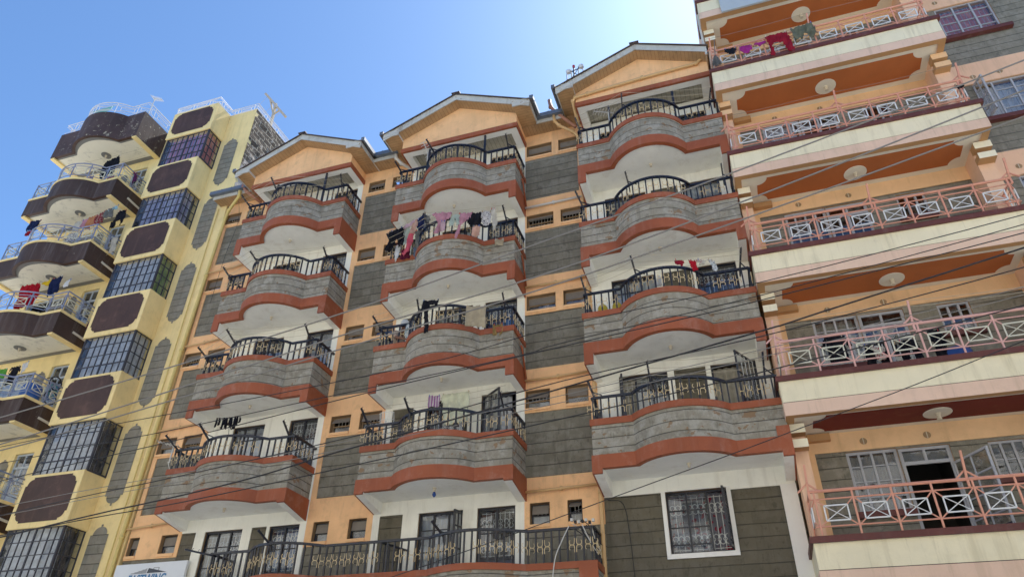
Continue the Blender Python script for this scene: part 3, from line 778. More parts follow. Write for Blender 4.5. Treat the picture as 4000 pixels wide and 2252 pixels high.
yel = thing('apartment_building', 'yellow apartment block with maroon notched panels and a stack of boxed bay windows', 'building', (-12.0, 4.5, -ZO))
YD = []
for zb in (-3.0, .15, 3.4, 6.6, 9.7, 12.8): YD.append((-13.6,-12.8,zb+.2,zb+2.75))
YW2 = [(-16.4,-14.3,zb+1.1,zb+2.7) for zb in (-3.0,.15,3.4,6.6,9.7,12.8)]
w = MB(M['yellow'])
w.plate([(-17.0,-7.82,-ZO,17.45)], YD+YW2, YW, .2, M['yellow'])
w.poly([(-17,YW,-ZO),(-17,12,-ZO),(-17,12,17.45),(-17,YW,17.45)]); w.poly([(-17,YW,17.44),(-7.83,YW,17.44),(-7.83,12,17.44),(-17,12,17.44)]); w.poly([(-17,12,-ZO),(-7.83,12,-ZO),(-7.83,12,17.45),(-17,12,17.45)])
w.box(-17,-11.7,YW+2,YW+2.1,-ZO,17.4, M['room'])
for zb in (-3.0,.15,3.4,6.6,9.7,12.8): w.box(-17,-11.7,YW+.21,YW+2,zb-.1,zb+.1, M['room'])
w.box(-8.08,-7.8,YW-.05,YW,-ZO,12.25, M['yellow'])
w.build('wall', yel)
mw = MB(M['masonry'], M['yellow'])
nz, ny = 26, 30
for i in range(ny):
    for j in range(nz):
        def q(a, b):
            y = YW+.0+11*a/ny; z = 9.5+7.93*b/nz
            e = 0 if (b in (0,nz)) else .05*math.sin(a*5.1+b*3.7)+.03*math.sin(a*11.3-b*7.9)
            return (-7.80+e*.6, y, z)
        mw.poly([q(i,j),q(i+1,j),q(i+1,j+1),q(i,j+1)], M['masonry'])
mw.build('side_wall', yel)
for k in range(-2, 5):
    ap = MB(M['stone_yard'])
    z = .81+3.135*k; xo = -.32+.058*(k+.0)
    L = notched(-8.86+xo*.9+.32-.33, -8.19+xo*.9+.32-.33, z, z+2.6, .30, .075)
    ap.poly([(x,YW-.012,zz) for x, zz in L])
    ap.build('stone_inset', yel)
# bay column
ZB = [-3.05,.10,3.36,6.52,9.68,12.8,15.95]
XR = [-9.42,-9.38,-9.30,-9.29,-9.29,-9.26,-9.14]; XL = [-11.7,-11.66,-11.6,-11.58,-11.56,-11.48,-11.38]
YF = .2
bc = [('cur_dark','cur_dark'),('cur_white','cur_dark'),('cur_white','cur_dark'),('cur_white','cur_white'),('cur_white','cur_green'),('cur_lilac','cur_lilac'),('cur_pink','cur_pinkred')]
for i, zb in enumerate(ZB):
    h = 1.62 if i < 6 else 1.5
    x0, x1 = XL[i], XR[i]
    b = MB(M['yellow'])
    b.box(x0,x1,YF,YW,zb,zb+h)
    bo = b.build('bay', yel, bevel=.012)
    p = MB(M['maroon']); L = notched(x0+.15, x1-.15, zb+.16, zb+h-.09, .25, .06)
    p.poly([(x,YF-.008,z) for x, z in L]); p.build('maroon_panel', bo)
    # glazed part under the box, down to the next box
    zt = zb; z0 = ZB[i-1]+1.62 if i else zb-1.3
    xa, xb = x0+.10, x1-.06; ya = YF+.06
    fm = MB(M['steel']); t = .03
    cols, rows = 8, 4
    for c in range(cols+1):
        x = xa+(xb-xa)*c/cols; big = c % 4 == 0; s = .045 if big else .018
        fm.box(x-s/2,x+s/2,ya-.005*big,ya+.04,z0,zt)
    for r in range(rows+1):
        z = z0+(zt-z0)*r/rows; s = .05 if r in (0,4) else .04 if r == 1 else .022
        fm.box(xa,xb,ya+.004,ya+.035,z-s/2,z+s/2)
    for c in range(4):
        y = ya+(YW-ya)*c/3; s = .05 if c in (0,3) else .022
        fm.box(xb-.04,xb+.004*(c in (0,3)),y-s/2,y+s/2,z0,zt)
    for r in range(rows+1):
        z = z0+(zt-z0)*r/rows; s = .05 if r in (0,4) else .022
        fm.box(xb-.035,xb-.004,ya,YW,z-s/2,z+s/2)
    fm.bar((xb-.5,ya-.02,z0+.32),(xb-.42,ya-.12,z0+.3), .03)
    fo = fm.build('bay_window', yel)
    gp = MB(M['glass_bay']); 
    for c in range(cols):
        for r in range(rows):
            a, b_, e, g_ = xa+(xb-.02-xa)*c/cols, xa+(xb-.02-xa)*(c+1)/cols, z0+(zt-z0)*r/rows, z0+(zt-z0)*(r+1)/rows
            j = [random.uniform(-.004,.004) for _ in range(3)]
            gp.poly([(a,ya+.02+j[0],e),(b_,ya+.02+j[1],e),(b_,ya+.02+j[1]+j[2],g_),(a,ya+.02+j[0]+j[2],g_)])
    gp.poly([(xb-.02,ya+.02,z0),(xb-.02,YW,z0),(xb-.02,YW,zt),(xb-.02,ya+.02,zt)])
    gp.build('pane', fo)
    curtain('curtain', fo, xa+.03, xb-.12, z0, zt, ya+.17, M[bc[i][0]], .03, ph=i)
    curtain('side_curtain', fo, ya+.1, YW-.02, z0, zt, xb-.14, M[bc[i][1]], .03, ph=i, axis='y', gap=(.78,1.0) if i in (1,2,5) else None)
    rb = MB(M['room']); rb.poly([(xa,YW-.03,z0),(xb-.2,YW-.03,z0),(xb-.2,YW-.03,zt),(xa,YW-.03,zt)]); rb.poly([(xa,ya+.05,z0),(xa,YW-.03,z0),(xa,YW-.03,zt),(xa,ya+.05,zt)]); rb.build('dark_backing', fo)  # dark sheets behind the bay curtains, coloured to stand in for an unlit room
# balconies
YB = [(-3.0,.8),(.18,.8),(3.4,.78),(6.6,.8),(9.62,.82),(12.75,.8),(15.95,1.4)]
for i, (zb, h) in enumerate(YB):
    x0, x1 = -16.9, -12.34; y0 = -.4
    kw = dict(xa=x0+1.2, xb=x0+3.64, sag=.58)
    A = plan(x0,x1,y0,off=0,**kw); I = plan(x0,x1,y0,off=-.12,**kw)
    mm = M['maroon_flaked'] if i == 6 else M['maroon_balc']
    b = MB(mm); b.ribbon(A, I, zb, zb+h, mm, bottom=M['maroon'])
    bo = b.build('balcony', yel)
    s = MB(M['greyband'], M['soffit_y'])
    s.poly([(p[0],p[1],zb+.03) for p in I], M['greyband'])
    J = plan(x0+.2,x1-.2,y0+.22,xa=x0+1.25,xb=x0+3.58,sag=.5,yw=YW-.2); s.poly([(p[0],p[1],zb+.024) for p in J], M['soffit_y'])
    s.poly([(p[0],p[1],zb+.2) for p in I], M['greyband']); s.build('soffit', bo)
    for a, c in ((x0+.01,x0+.22),(x1-.22,x1-.01)):
        e = MB(M['yellow']); e.box(a,c,y0+.02,YW-.005,zb-.06,zb+.02); e.build('beam', bo)
    d = MB(M['greydisc']); d.lathe([(.2,0),(.2,-.015)], (-14.45,.2,zb+.02), 18); d.build('ceiling_disc', bo)
    d = MB(M['cream']); d.lathe([(.05,0),(.05,-.03),(.03,-.04),(.035,-.12)], (-14.45,.2,zb+.0), 10); d.build('lamp_holder', bo)
    if i < 6:
        c = MB(M['yellow']); c.ribbon(plan(x0,x1,y0,off=.02,**kw), plan(x0,x1,y0,off=-.14,**kw), zb+h, zb+h+.09); c.build('coping', bo)
        x_rail(bo, plan(x0,x1,y0,off=-.05,**kw), zb+h+.09, .78, .70, M['lav'], M['creamx'])
        sp = MB(M['pvc']); sp.tube([(x1-.3,.55,zb+.42),(x1+.03,.3,zb+.36),(x1+.05,.95,zb+.3)], .04, 8); sp.build('waste_pipe', bo)
    else:
        x_rail(bo, plan(x0,x1,y0,off=-.05,**kw), zb+h, .62, .9, M['white_rail'], M['white_rail'], r=.02, xw=.006, thin=.022)
# roof rails over bay and wall
x_rail(yel, [(-11.38,1.0),(-11.38,.25),(-9.17,.25),(-9.17,YW+.04),(-7.86,YW+.04),(-7.86,11.5)], 17.42, .42, .8, M['white_rail'], M['white_rail'], r=.018, xw=.004, thin=.02)
for q in YD:
    mb = MB(M['doorgrey']); x0,x1,z0,z1 = q; y = YW+.08
    mb.box(x0,x0+.06,y,y+.05,z0,z1); mb.box(x1-.06,x1,y,y+.05,z0,z1); mb.box(x0,x1,y+.002,y+.048,z1-.06,z1); mb.box(x0,x1,y+.002,y+.048,z1-.5,z1-.43); mb.box((x0+x1)/2-.02,(x0+x1)/2+.02,y+.004,y+.046,z1-1.3,z1)
    mb.box(x0,x1,y+.01,y+.04,z0,z1-1.3)
    for k in (.75,1.02): mb.box(x0,x1,y+.005,y+.045,z1-k-.01,z1-k+.012)
    do = mb.build('door', yel)
    p = MB(M['glass']); p.poly([(x0,y+.025,z1-1.3),(x1,y+.025,z1-1.3),(x1,y+.025,z1),(x0,y+.025,z1)]); p.build('pane', do)
for k, q in enumerate(YW2): casement(yel, q[0],q[1],q[2],q[3], YW+.08, 4, 3, M['doorgrey'], M[['cur_dark','cur_cream','cur_white'][k%3]], (0,.8))
for zb in (-3.0,.15,3.4,6.6,9.7,12.8):
    ap = MB(M['stone_yard']); L = notched(-14.22,-13.72,zb+.6,zb+2.6,.2,.05); ap.poly([(x,YW-.012,z) for x, z in L]); ap.build('stone_inset', yel)
pl = MB(M['pvc_ye']); pl.tube([(-8.15,.93,12.0),(-8.2,.93,-ZO)], .02, 6); pl.build('conduit', yel)

# ------------------------------------------------------------------ the right-hand building
M['d_cream'] = plaster('cream_balcony_paint', (.84,.75,.51,1), .06, .34, (.33,.26,.12,1), blot=.1, chips=(.28,.28,.29,1), chip_at=.74)
M['d_pink'] = plaster('peach_band_paint', (.76,.52,.38,1), .06, .30, (.34,.22,.13,1), blot=.12)
M['d_orange'] = plaster('ochre_wall_paint', (.80,.49,.25,1), .10, .18, (.3,.16,.07,1), blot=.1)
M['d_peach'] = plaster('peach_wall_paint', (.80,.49,.31,1), .07, .25, (.34,.2,.12,1), blot=.1)
M['d_corbel'] = plaster('corbel_cream', (.86,.79,.58,1), .04, .15)
M['d_tan'] = plaster('tan_pier_paint', (.45,.24,.10,1), .06, .1)
M['d_maroon'] = plaster('maroon_coping', (.10,.028,.023,1), .15, .3, (.2,.13,.11,1), rough=.55)
M['d_soffit'] = plaster('stone_soffit_paint', (.80,.73,.58,1), .05, .03, (.35,.3,.22,1), blot=.1)
M['d_rust'] = plaster('rust_soffit_paint', (.43,.115,.032,1), .10, .0, (.2,.08,.03,1), blot=.15)
M['d_darkrust'] = plaster('oxblood_soffit_paint', (.15,.022,.013,1), .10, .0, (.2,.08,.03,1), blot=.15)
M['pinkrail'] = paint('pink_rail', (.68,.28,.18,1), .45, .45, .5)
M['pinkrail_pale'] = paint('faded_pink_rail', (.68,.36,.31,1), .4, .45, .3)
M['whitex'] = paint('white_cross', (.74,.75,.74,1), .4, .4, .2)
M['stone_d'] = stonework('stone_right_wall', .25, .07, (.155,.143,.11,1), (.2,.185,.145,1), (.29,.27,.22,1), lightamt=.5, line=.05)
M['greyframe'] = paint('grey_window_frame', (.36,.37,.40,1), .45, .4, .3)
M['vent'] = paint('vent_disc', (.30,.19,.10,1), .7, .2, .3)
M['groove'] = paint('dark_groove', (.05,.035,.04,1), .8, .1, .2)

dd = thing('apartment_building', 'peach and cream apartment block with straight balconies under rust red notched ceilings', 'building', (15.5, 4.0, -ZO))
ED = [-2.65,.71,4.05,7.38,10.69,14.0]
DO = []; dsp = []
for e in ED[:5]+[ED[5]]:
    DO.append((11.36,12.37,e-1.71,e-.40)); dsp.append('w')
    DO.append((12.39,13.38,e-3.15,e-.42)); dsp.append('d')
    DO.append((14.08,14.75,e-1.22,e-.45)); dsp.append('s')
    DO.append((16.85,18.25,e+1.43,e+2.8)); dsp.append('r')
    DO.append((19.6,21.0,e+1.43,e+2.8)); dsp.append('r')
w = MB(M['stone_d'])
w.plate([(10.3,26.0,-ZO,18.2)], DO, YW+.03, .2, M['stone_d'], M['d_tan'])
w.box(10.3,10.45,YW+.23,12,-ZO,18.2, M['d_peach']); w.poly([(26,YW,-ZO),(26,12,-ZO),(26,12,18.2),(26,YW,18.2)]); w.poly([(10.3,YW,18.19),(26,YW,18.19),(26,12,18.19),(10.3,12,18.19)]); w.poly([(10.3,12,-ZO),(26,12,-ZO),(26,12,18.2),(10.3,12,18.2)])
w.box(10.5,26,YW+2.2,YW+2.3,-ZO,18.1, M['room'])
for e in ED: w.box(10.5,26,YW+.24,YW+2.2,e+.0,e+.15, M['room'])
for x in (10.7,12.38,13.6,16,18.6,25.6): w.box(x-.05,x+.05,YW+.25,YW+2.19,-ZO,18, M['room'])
w.build('wall', dd)
o = MB(M['d_orange'], M['d_peach'], M['d_tan'])
o.plate([(10.3,16.0,e-.38,e+.05) for e in ED]+[(10.56,10.74,e-3.2,e-.3) for e in ED]+[(11.2,11.36,e-1.75,e-.3) for e in ED]*0, DO, YW, .03, M['d_orange'])
o.plate([(16.0,26.0,e-.52,e+.27) for e in ED], DO, YW-.01, .04, M['d_peach'])
o.build('plaster_wall', dd)
for e in ED:
    o = MB(M['d_tan']); o.box(10.64,11.12,.86,YW-.001,e-.14,e+.02); o.build('ledge', dd)
    for a, b, z, q in ((16.7,18.45,e+1.43,.12),(19.45,21.2,e+1.43,.12),(11.3,12.4,e-1.71,.1),(14.0,14.85,e-1.22,.1)):
        o = MB(M['d_maroon']); o.box(a,b,YW-q,YW+.03,z-.13,z); o.build('window_sill', dd)
for e in ED:
    for x in (11.77,13.02,16.95,17.6):
        o = MB(M['vent']); zc = e-.2 if x < 16 else e-.27
        o.poly([(x+.075*math.cos(2*PI*k/16), YW-.016, zc+.075*math.sin(2*PI*k/16)) for k in range(16)])
        o.box(x-.008,x+.008,YW-.022,YW-.016,zc-.07,zc+.07, M['cream'])
        o.build('vent_disc', dd)
for i, e in enumerate(ED):
    for q, t in zip(DO[i*5:i*5+5], dsp[i*5:i*5+5]):
        if t == 'w': casement(dd, q[0],q[1],q[2],q[3], YW+.08, 4, 4, M['greyframe'], M[['cur_dark','cur_dark','cur_cream','cur_dark','cur_white','cur_dark'][i]], (0,.9) if i else (.8,1), name='window', fw=.06, gl=M['glass'])
        if t == 's': casement(dd, q[0],q[1],q[2],q[3], YW+.08, 3, 2, M['greyframe'], None, fw=.05)
        if t == 'r': casement(dd, q[0],q[1],q[2],q[3], YW+.06, 3, 4, M['greyframe'], M['cur_pinkred'] if i == 4 else M['cur_white'], (0,1), M['greyframe'], 0 if i == 3 and q[0] < 17 else None, gcurl=False, cury=.2)
        if t == 'd':
            mb = MB(M['greyframe']); x0,x1,z0,z1 = q; y = YW+.08
            mb.box(x0,x0+.07,y,y+.05,z0,z1); mb.box(x1-.07,x1,y,y+.05,z0,z1); mb.box(x0+.07,x1-.07,y,y+.05,z1-.06,z1); mb.box(x0+.07,x1-.07,y,y+.05,z1-.36,z1-.29); mb.box((x0+x1)/2-.025,(x0+x1)/2+.025,y,y+.05,z1-.29,z1-.06)
            do = mb.build('door', dd)
            p = MB(M['glass']); p.poly([(x0,y+.025,z1-.3),(x1,y+.025,z1-.3),(x1,y+.025,z1),(x0,y+.025,z1)]); p.build('pane', do)
            if i == 1: leaf(do, x1-.02, y, .95, z0+.02, z1-.38, -1, 118, M['greyframe'], [z1-.8,z1-1.2,z1-1.6], panel=z0+.9, name='door_leaf')
            else:
                m2 = MB(M['greyframe']); m2.box((x0+x1)/2-.03,(x0+x1)/2+.03,y,y+.05,z0,z1-.36)
                for k in (.75,1.15,1.55): m2.box(x0+.07,x1-.07,y+.005,y+.045,z1-k-.014,z1-k+.014)
                m2.box(x0+.07,x1-.07,y+.015,y+.035,z0,z1-1.9); 
                for c in (.25,.75): m2.box(x0+(x1-x0)*c-.012,x0+(x1-x0)*c+.012,y+.008,y+.042,z1-1.9,z1-.36)
                m2.build('door_leaf', do)
                p = MB(M['glass']); p.poly([(x0+.05,y+.025,z1-1.9),(x1-.05,y+.025,z1-1.9),(x1-.05,y+.025,z1-.36),(x0+.05,y+.025,z1-.36)]); p.build('pane', do)
# corner piers with stepped corbels
for xa, xb, nm in ((10.27,10.56,'l'),(15.84,16.2,'r')):
    p = MB(M['d_tan'], M['d_corbel'], M['d_peach']); p.box(xa+.01,xb,.34,YW,-ZO,18.1, M['d_peach'])
    for e in ED:
        for za, zb in ((e-.2,e-.005),(e-.52,e-.34)):
            p.box(xa,xb+.02,.08,.36,za,zb, M['d_tan'], front=M['d_corbel'] if not 10 < e < 12 else M['d_orange'])
    p.build('corner_pier', dd)
DT = {}
for i, e in enumerate(ED):
    x0, x1, yf = 10.22, 16.17, -.4
    zc = e+.78
    b = MB(M['d_pink'], M['d_tan'])
    F = [(x0,YW),(x0,yf),(x1,yf),(x1,YW)]; I = [(x0+.17,YW),(x0+.17,yf+.16),(x1-.17,yf+.16),(x1-.17,YW)]
    b.ribbon(F, I, e, e+.29, M['d_pink'], bottom=M['d_tan'])
    bo = b.build('balcony', dd)
    q = MB(M['groove']); q.ribbon([(x0+.012,YW),(x0+.012,yf+.012),(x1-.012,yf+.012),(x1-.012,YW)], I, e+.29, e+.305); q.build('groove', bo)
    q = MB(M['d_cream']); q.ribbon([(x0+.004,YW),(x0+.004,yf+.004),(x1-.004,yf+.004),(x1-.004,YW)], I, e+.305, zc); q.build('parapet', bo)
    q = MB(M['d_maroon']); q.ribbon([(x0-.05,YW),(x0-.05,yf-.05),(x1+.07,yf-.05),(x1+.07,YW)], [(x0+.15,YW),(x0+.15,yf+.15),(x1-.15,yf+.15),(x1-.15,YW)], zc, zc+.12); q.build('coping', bo)
    s = MB(M['d_soffit']); s.poly([(I[0][0],YW,e+.05),(I[1][0],I[1][1],e+.05),(I[2][0],I[2][1],e+.05),(I[3][0],YW,e+.05)]); s.poly([(I[0][0],YW,e+.16),(I[1][0],I[1][1],e+.16),(I[2][0],I[2][1],e+.16),(I[3][0],YW,e+.16)]); s.build('soffit', bo)
    mr = M['d_darkrust'] if i in (1,) else M['d_rust']
    ax, bx, ay, by, r = 10.78, 15.67, -.09, .83, .25
    L = []
    for cx, cy, a in ((bx,ay,180),(bx,by,270),(ax,by,360),(ax,ay,90)):
        for k in range(8):
            an = math.radians(a - 90*k/7) if True else 0
            L.append((cx+r*math.cos(an), cy+r*math.sin(an)))
    p = MB(mr); p.poly([(x,y,e+.045) for x, y in L]); p.build('soffit_panel', bo)
    d = MB(M['d_soffit']); d.lathe([(.275,0),(.275,-.012)], (13.21,.42,e+.044), 28); d.build('ceiling_disc', bo)
    d = MB(M['cream']); d.lathe([(.05,0),(.06,-.02),(.045,-.04),(.035,-.1),(.05,-.115),(.05,-.15)], (13.21,.42,e+.032), 12); d.build('lamp_holder', bo)
    if i < 5:
        pale = i == 2-1
        x_rail(bo, [(x0+.12,YW-.02),(x0+.12,yf+.08),(x1-.12,yf+.08),(x1-.12,YW-.02)], zc+.12, .87, .703, M['pinkrail_pale'] if pale else M['pinkrail'], M['creamx'] if pale else M['whitex'], r=.032)
        for x in (x0+.12, 13.13, x1-.12):
            am = MB(M['pinkrail_pale'] if pale else M['pinkrail']); z = zc+.99
            am.bar((x,yf+.08,z-.15),(x,yf+.08,z+.02), .04); am.bar((x,yf+.08,z+.02),(x+.02,yf-.02,z+.52), .04)
            for s in (-1,1): am.bar((x,yf+.08,z+.17),(x+s*.2,yf+.08,z), .03)
            am.build('line_arm', bo)
pipe(dd, [(16.28,.6,17.5),(16.24,.6,7),(16.2,.6,-ZO)], .06, M['pvc'])
tk = MB(M['pvc']); tk.tube([(10.2,.0,18),(10.2,.05,13.0)], .035, 8); tk.build('downpipe', dd)
# ------------------------------------------------------------------ signs
M['sign_white'] = paint('sign_white', (.70,.73,.76,1), .35, .4, .12)
M['sign_blue'] = paint('sign_blue', (.02,.16,.36,1), .4, .4, .1)
M['sign_dark'] = paint('sign_dark', (.03,.035,.05,1), .4, .4, .1)
M['sign_grey'] = paint('sign_grey', (.42,.47,.50,1), .4, .4, .15)
sg = MB(M['sign_white']); sg.box(-7.74,-5.36,.84,.92,-2.4,-.97)
so = sg.build('sign_board', None, (-6.55,.9,-2.4), bevel=.006)
tag(so, 'white sign board with blue lettering under the bathroom windows beside the yellow block', 'sign')
lg = MB(M['sign_dark'])
y = .832
lg.poly([(-6.58,y,-1.105),(-5.95,y,-1.235),(-6.62,y,-1.235)])
for k in range(5):
    t0, t1 = k/5, (k+.55)/5
    z0, z1 = -1.235+.13*t0, -1.235+.13*t1
    lg.poly([(-6.64,y,z0),(-6.64+.03*t1,y,z1),(-7.19+.60*t1,y,z1),(-7.19+.60*t0,y,z0)])
for a, b in (((-6.41,-1.16),(-6.41,-1.105)),((-6.41,-1.105),(-6.24,-1.105)),((-6.24,-1.105),(-6.24,-1.18))): lg.bar((a[0],y,a[1]),(b[0],y,b[1]), .008)
lg.build('logo', so)
fc = bpy.data.curves.new('lettering', 'FONT'); fc.body = 'EASTWING'; fc.size = .34; fc.extrude = .003; fc.offset = .008; fc.space_character = 1.02; fc.align_x = 'LEFT'
fo = bpy.data.objects.new('lettering', fc); COL.objects.link(fo); fo.parent = so; fo.rotation_euler = (PI/2,0,0)
ro = ROOT[so]; fo.location = (-7.2-ro.x, .832-ro.y, -1.255-.25+ZO-ro.z); fc.materials.append(M['sign_blue'])
bpy.context.view_layer.update()
fo.scale = (1.25/max(.1,fo.dimensions.x), 1, 1)
bpy.context.view_layer.update()
lm = bpy.data.meshes.new_from_object(fo.evaluated_get(bpy.context.evaluated_depsgraph_get())); l2 = bpy.data.objects.new('lettering_mesh', lm); COL.objects.link(l2)
l2.parent = so; l2.location = fo.location; l2.rotation_euler = fo.rotation_euler; l2.scale = fo.scale
bpy.data.objects.remove(fo); l2.name = 'lettering'
sg = MB(M['sign_grey']); sg.box(10.88,16.9,-.5,-.44,13.95,15.7); so2 = sg.build('sign_board', None, (13.9,-.47,13.95))
tag(so2, 'blank pale grey board fixed across the top balcony of the peach block', 'sign')

# ------------------------------------------------------------------ overhead cables
def cat(P, n=6):
    out = []
    for i in range(len(P)-1):
        p0, p1, p2, p3 = P[max(0,i-1)], P[i], P[i+1], P[min(len(P)-1,i+2)]
        for k in range(n):
            t = k/n; out.append(tuple(.5*((2*b)+(-a+c)*t+(2*a-5*b+4*c-d)*t*t+(-a+3*b-3*c+d)*t**3) for a, b, c, d in zip(p0,p1,p2,p3)))
    out.append(P[-1]); return out
def cable(label, pts, r, mat, y=-5.0, grp='overhead cables crossing in front of the blocks'):
    P = [(x,y,z) for x, z in pts]
    a, b = P[0], P[min(2,len(P)-1)]; s = (b[2]-a[2])/(b[0]-a[0]); P = [(a[0]-16,y,a[2]-16*s+2.2)] + [(a[0]-6,y,a[2]-6*s+.3)] + P
    a, b = P[-3], P[-1]; s = (b[2]-a[2])/(b[0]-a[0]); P = P + [(b[0]+6,y,b[2]+6*s+.25),(b[0]+14,y,b[2]+14*s+1.2)]
    mb = MB(mat); mb.tube(cat(P,5), r, 6)
    o = mb.build('cable', None, (pts[0][0],y,pts[0][1]), smooth=True); tag(o, label, 'cable', grp); return o
cable('thick grey cable, highest of the overhead cables on the right', [(-6.17,.81),(1.39,1.86),(6.2,2.8),(9.93,3.58),(14.92,4.76)], .0145, M['wire_grey'])
cable('thick grey cable, second from the top on the right', [(-5.79,.12),(-.21,1.02),(2.51,1.48),(6.19,2.01),(9.29,2.67),(14.68,4.04)], .0145, M['wire_grey'], -5.05)
cable('thick grey cable, third from the top on the right', [(-5.75,.04),(-3.16,.39),(3.03,1.32),(6.19,1.78),(9.28,2.39),(14.52,3.56)], .014, M['wire_grey'], -4.95)
cable('thin black cable right under the three grey cables', [(-3.07,.18),(3.77,.5),(6.64,.86),(10.86,1.19)], .008, M['wire'], -5.1)
cable('thin black cable, second black one below the grey cables', [(-2.96,-.09),(1.99,.24),(5.73,.51),(6.64,.65),(10.84,1.09)], .008, M['wire'], -4.9)
cable('black cable, third black one below the grey cables', [(-2.78,-.53),(3.81,.16),(6.63,.43),(10.79,.84)], .009, M['wire'], -5.15)
cable('thickest black cable sagging across the lower storeys', [(-2.37,-1.5),(.53,-1.18),(2.17,-.89),(4.11,-.58),(6.61,-.17),(9.84,.36),(10.72,.53)], .014, M['wire'], -4.85)
cable('black cable running just above the thickest black one at left', [(-2.47,-1.27),(3.17,-.72),(6.7,-.22),(10.64,.18)], .009, M['wire'], -5.2)
cable('lowest black cable of the long bundle', [(-2.35,-1.55),(.23,-1.36),(3.92,-.98),(6.6,-.69),(10.56,-.21)], .010, M['wire'], -4.8)
cable('hair thin black wire rising over the lowest balcony of the right stack', [(3.5,-3.2),(7.99,-2.02),(9.93,-1.49),(12.74,-.67)], .007, M['wire'], -5.25)
cable('hair thin grey wire between the black cables at lower left', [(-2.6,-.95),(3.14,-.57),(9.0,.0)], .006, M['wire_grey'], -4.75)
cable('hair thin grey wire just above the lowest cables at lower left', [(-2.5,-1.1),(3.1,-.68),(9.5,-.05)], .006, M['wire_grey'], -4.7)

# ------------------------------------------------------------------ washing lines
def strings(label, pairs, sag=.06, mat=None, r=.005):
    mb = MB(mat or M['string'])
    for a, b in pairs:
        a, b = Vector(a), Vector(b)
        mb.tube([tuple(a.lerp(b,t)+Vector((0,0,-sag*4*t*(1-t)))) for t in [i/8 for i in range(9)]], r, 4)
    a = pairs[0][0]
    o = mb.build('clothes_line', None, a); tag(o, label, 'clothes line', 'washing lines strung on balconies'); return o
def arms_pairs(k, idx=((0,1),(1,2))):
    A = ARMS[k]; out = []
    for i, j in idx:
        for d in (0,.14,.28): out.append((Vector(A[i])-Vector((0,-d*.6,d)), Vector(A[j])-Vector((0,-d*.6,d))))
    return [(tuple(a),tuple(b)) for a, b in out]
strings('slack washing lines on the topmost balcony of the left stack', arms_pairs(('a',3)))
strings('slack washing lines on the second balcony from the top in the left stack', arms_pairs(('a',2)))
strings('slack washing lines on the third balcony from the top in the left stack', arms_pairs(('a',1)))
strings('washing lines over the laundry laden balcony of the middle stack', arms_pairs(('b',2)), .04)
strings('washing lines over the balcony with the beige towel in the middle stack', arms_pairs(('b',1)))
strings('washing lines over the balcony with the pale sheet in the middle stack', [((.3,.5,2.62),(3.7,.5,2.75)),((.3,.7,2.55),(3.7,.7,2.68))], .05)
strings('washing lines over the topmost balcony of the right stack', arms_pairs(('c',3)), .05)
strings('washing lines over the balcony with red laundry in the right stack', arms_pairs(('c',1)), .05)
strings('washing lines over the lowest railed balcony of the right stack', arms_pairs(('c',0)), .05)
strings('wire carrying the red trousers along the upper balcony of the peach block', [((10.36,-.42,12.95),(13.13,-.42,13.0)),((10.4,-.42,12.3),(13.1,-.42,12.52)),((13.15,-.42,13.0),(16.0,-.42,13.0))], .03, M['wire_grey'])
strings('wire along the balcony with the mop strands in the peach block', [((10.36,-.42,9.6),(13.13,-.42,9.65)),((13.15,-.42,9.6),(16.05,-.42,9.65))], .05, M['wire_grey'])
strings('tangle of pale wires on the balcony with the blue barrel in the peach block', [((10.36,-.42,3.0),(13.13,-.42,3.02)),((10.36,-.42,2.85),(13.13,-.42,2.9)),((13.15,-.42,3.0),(17.0,-.42,3.0)),((13.15,-.42,2.85),(17.0,-.42,2.9))], .07, M['string'])
for lv, nm in ((9.62,'crowded laundry'),(6.6,'red and yellow laundry'),(12.75,'dark laundry at the top')):
    strings('washing line over the balcony with %s in the yellow block' % nm, [((-16.2,-.15,lv+2.75),(-12.0,-.15,lv+2.55)),((-16.0,.25,lv+2.7),(-12.2,.25,lv+2.6))], .06)

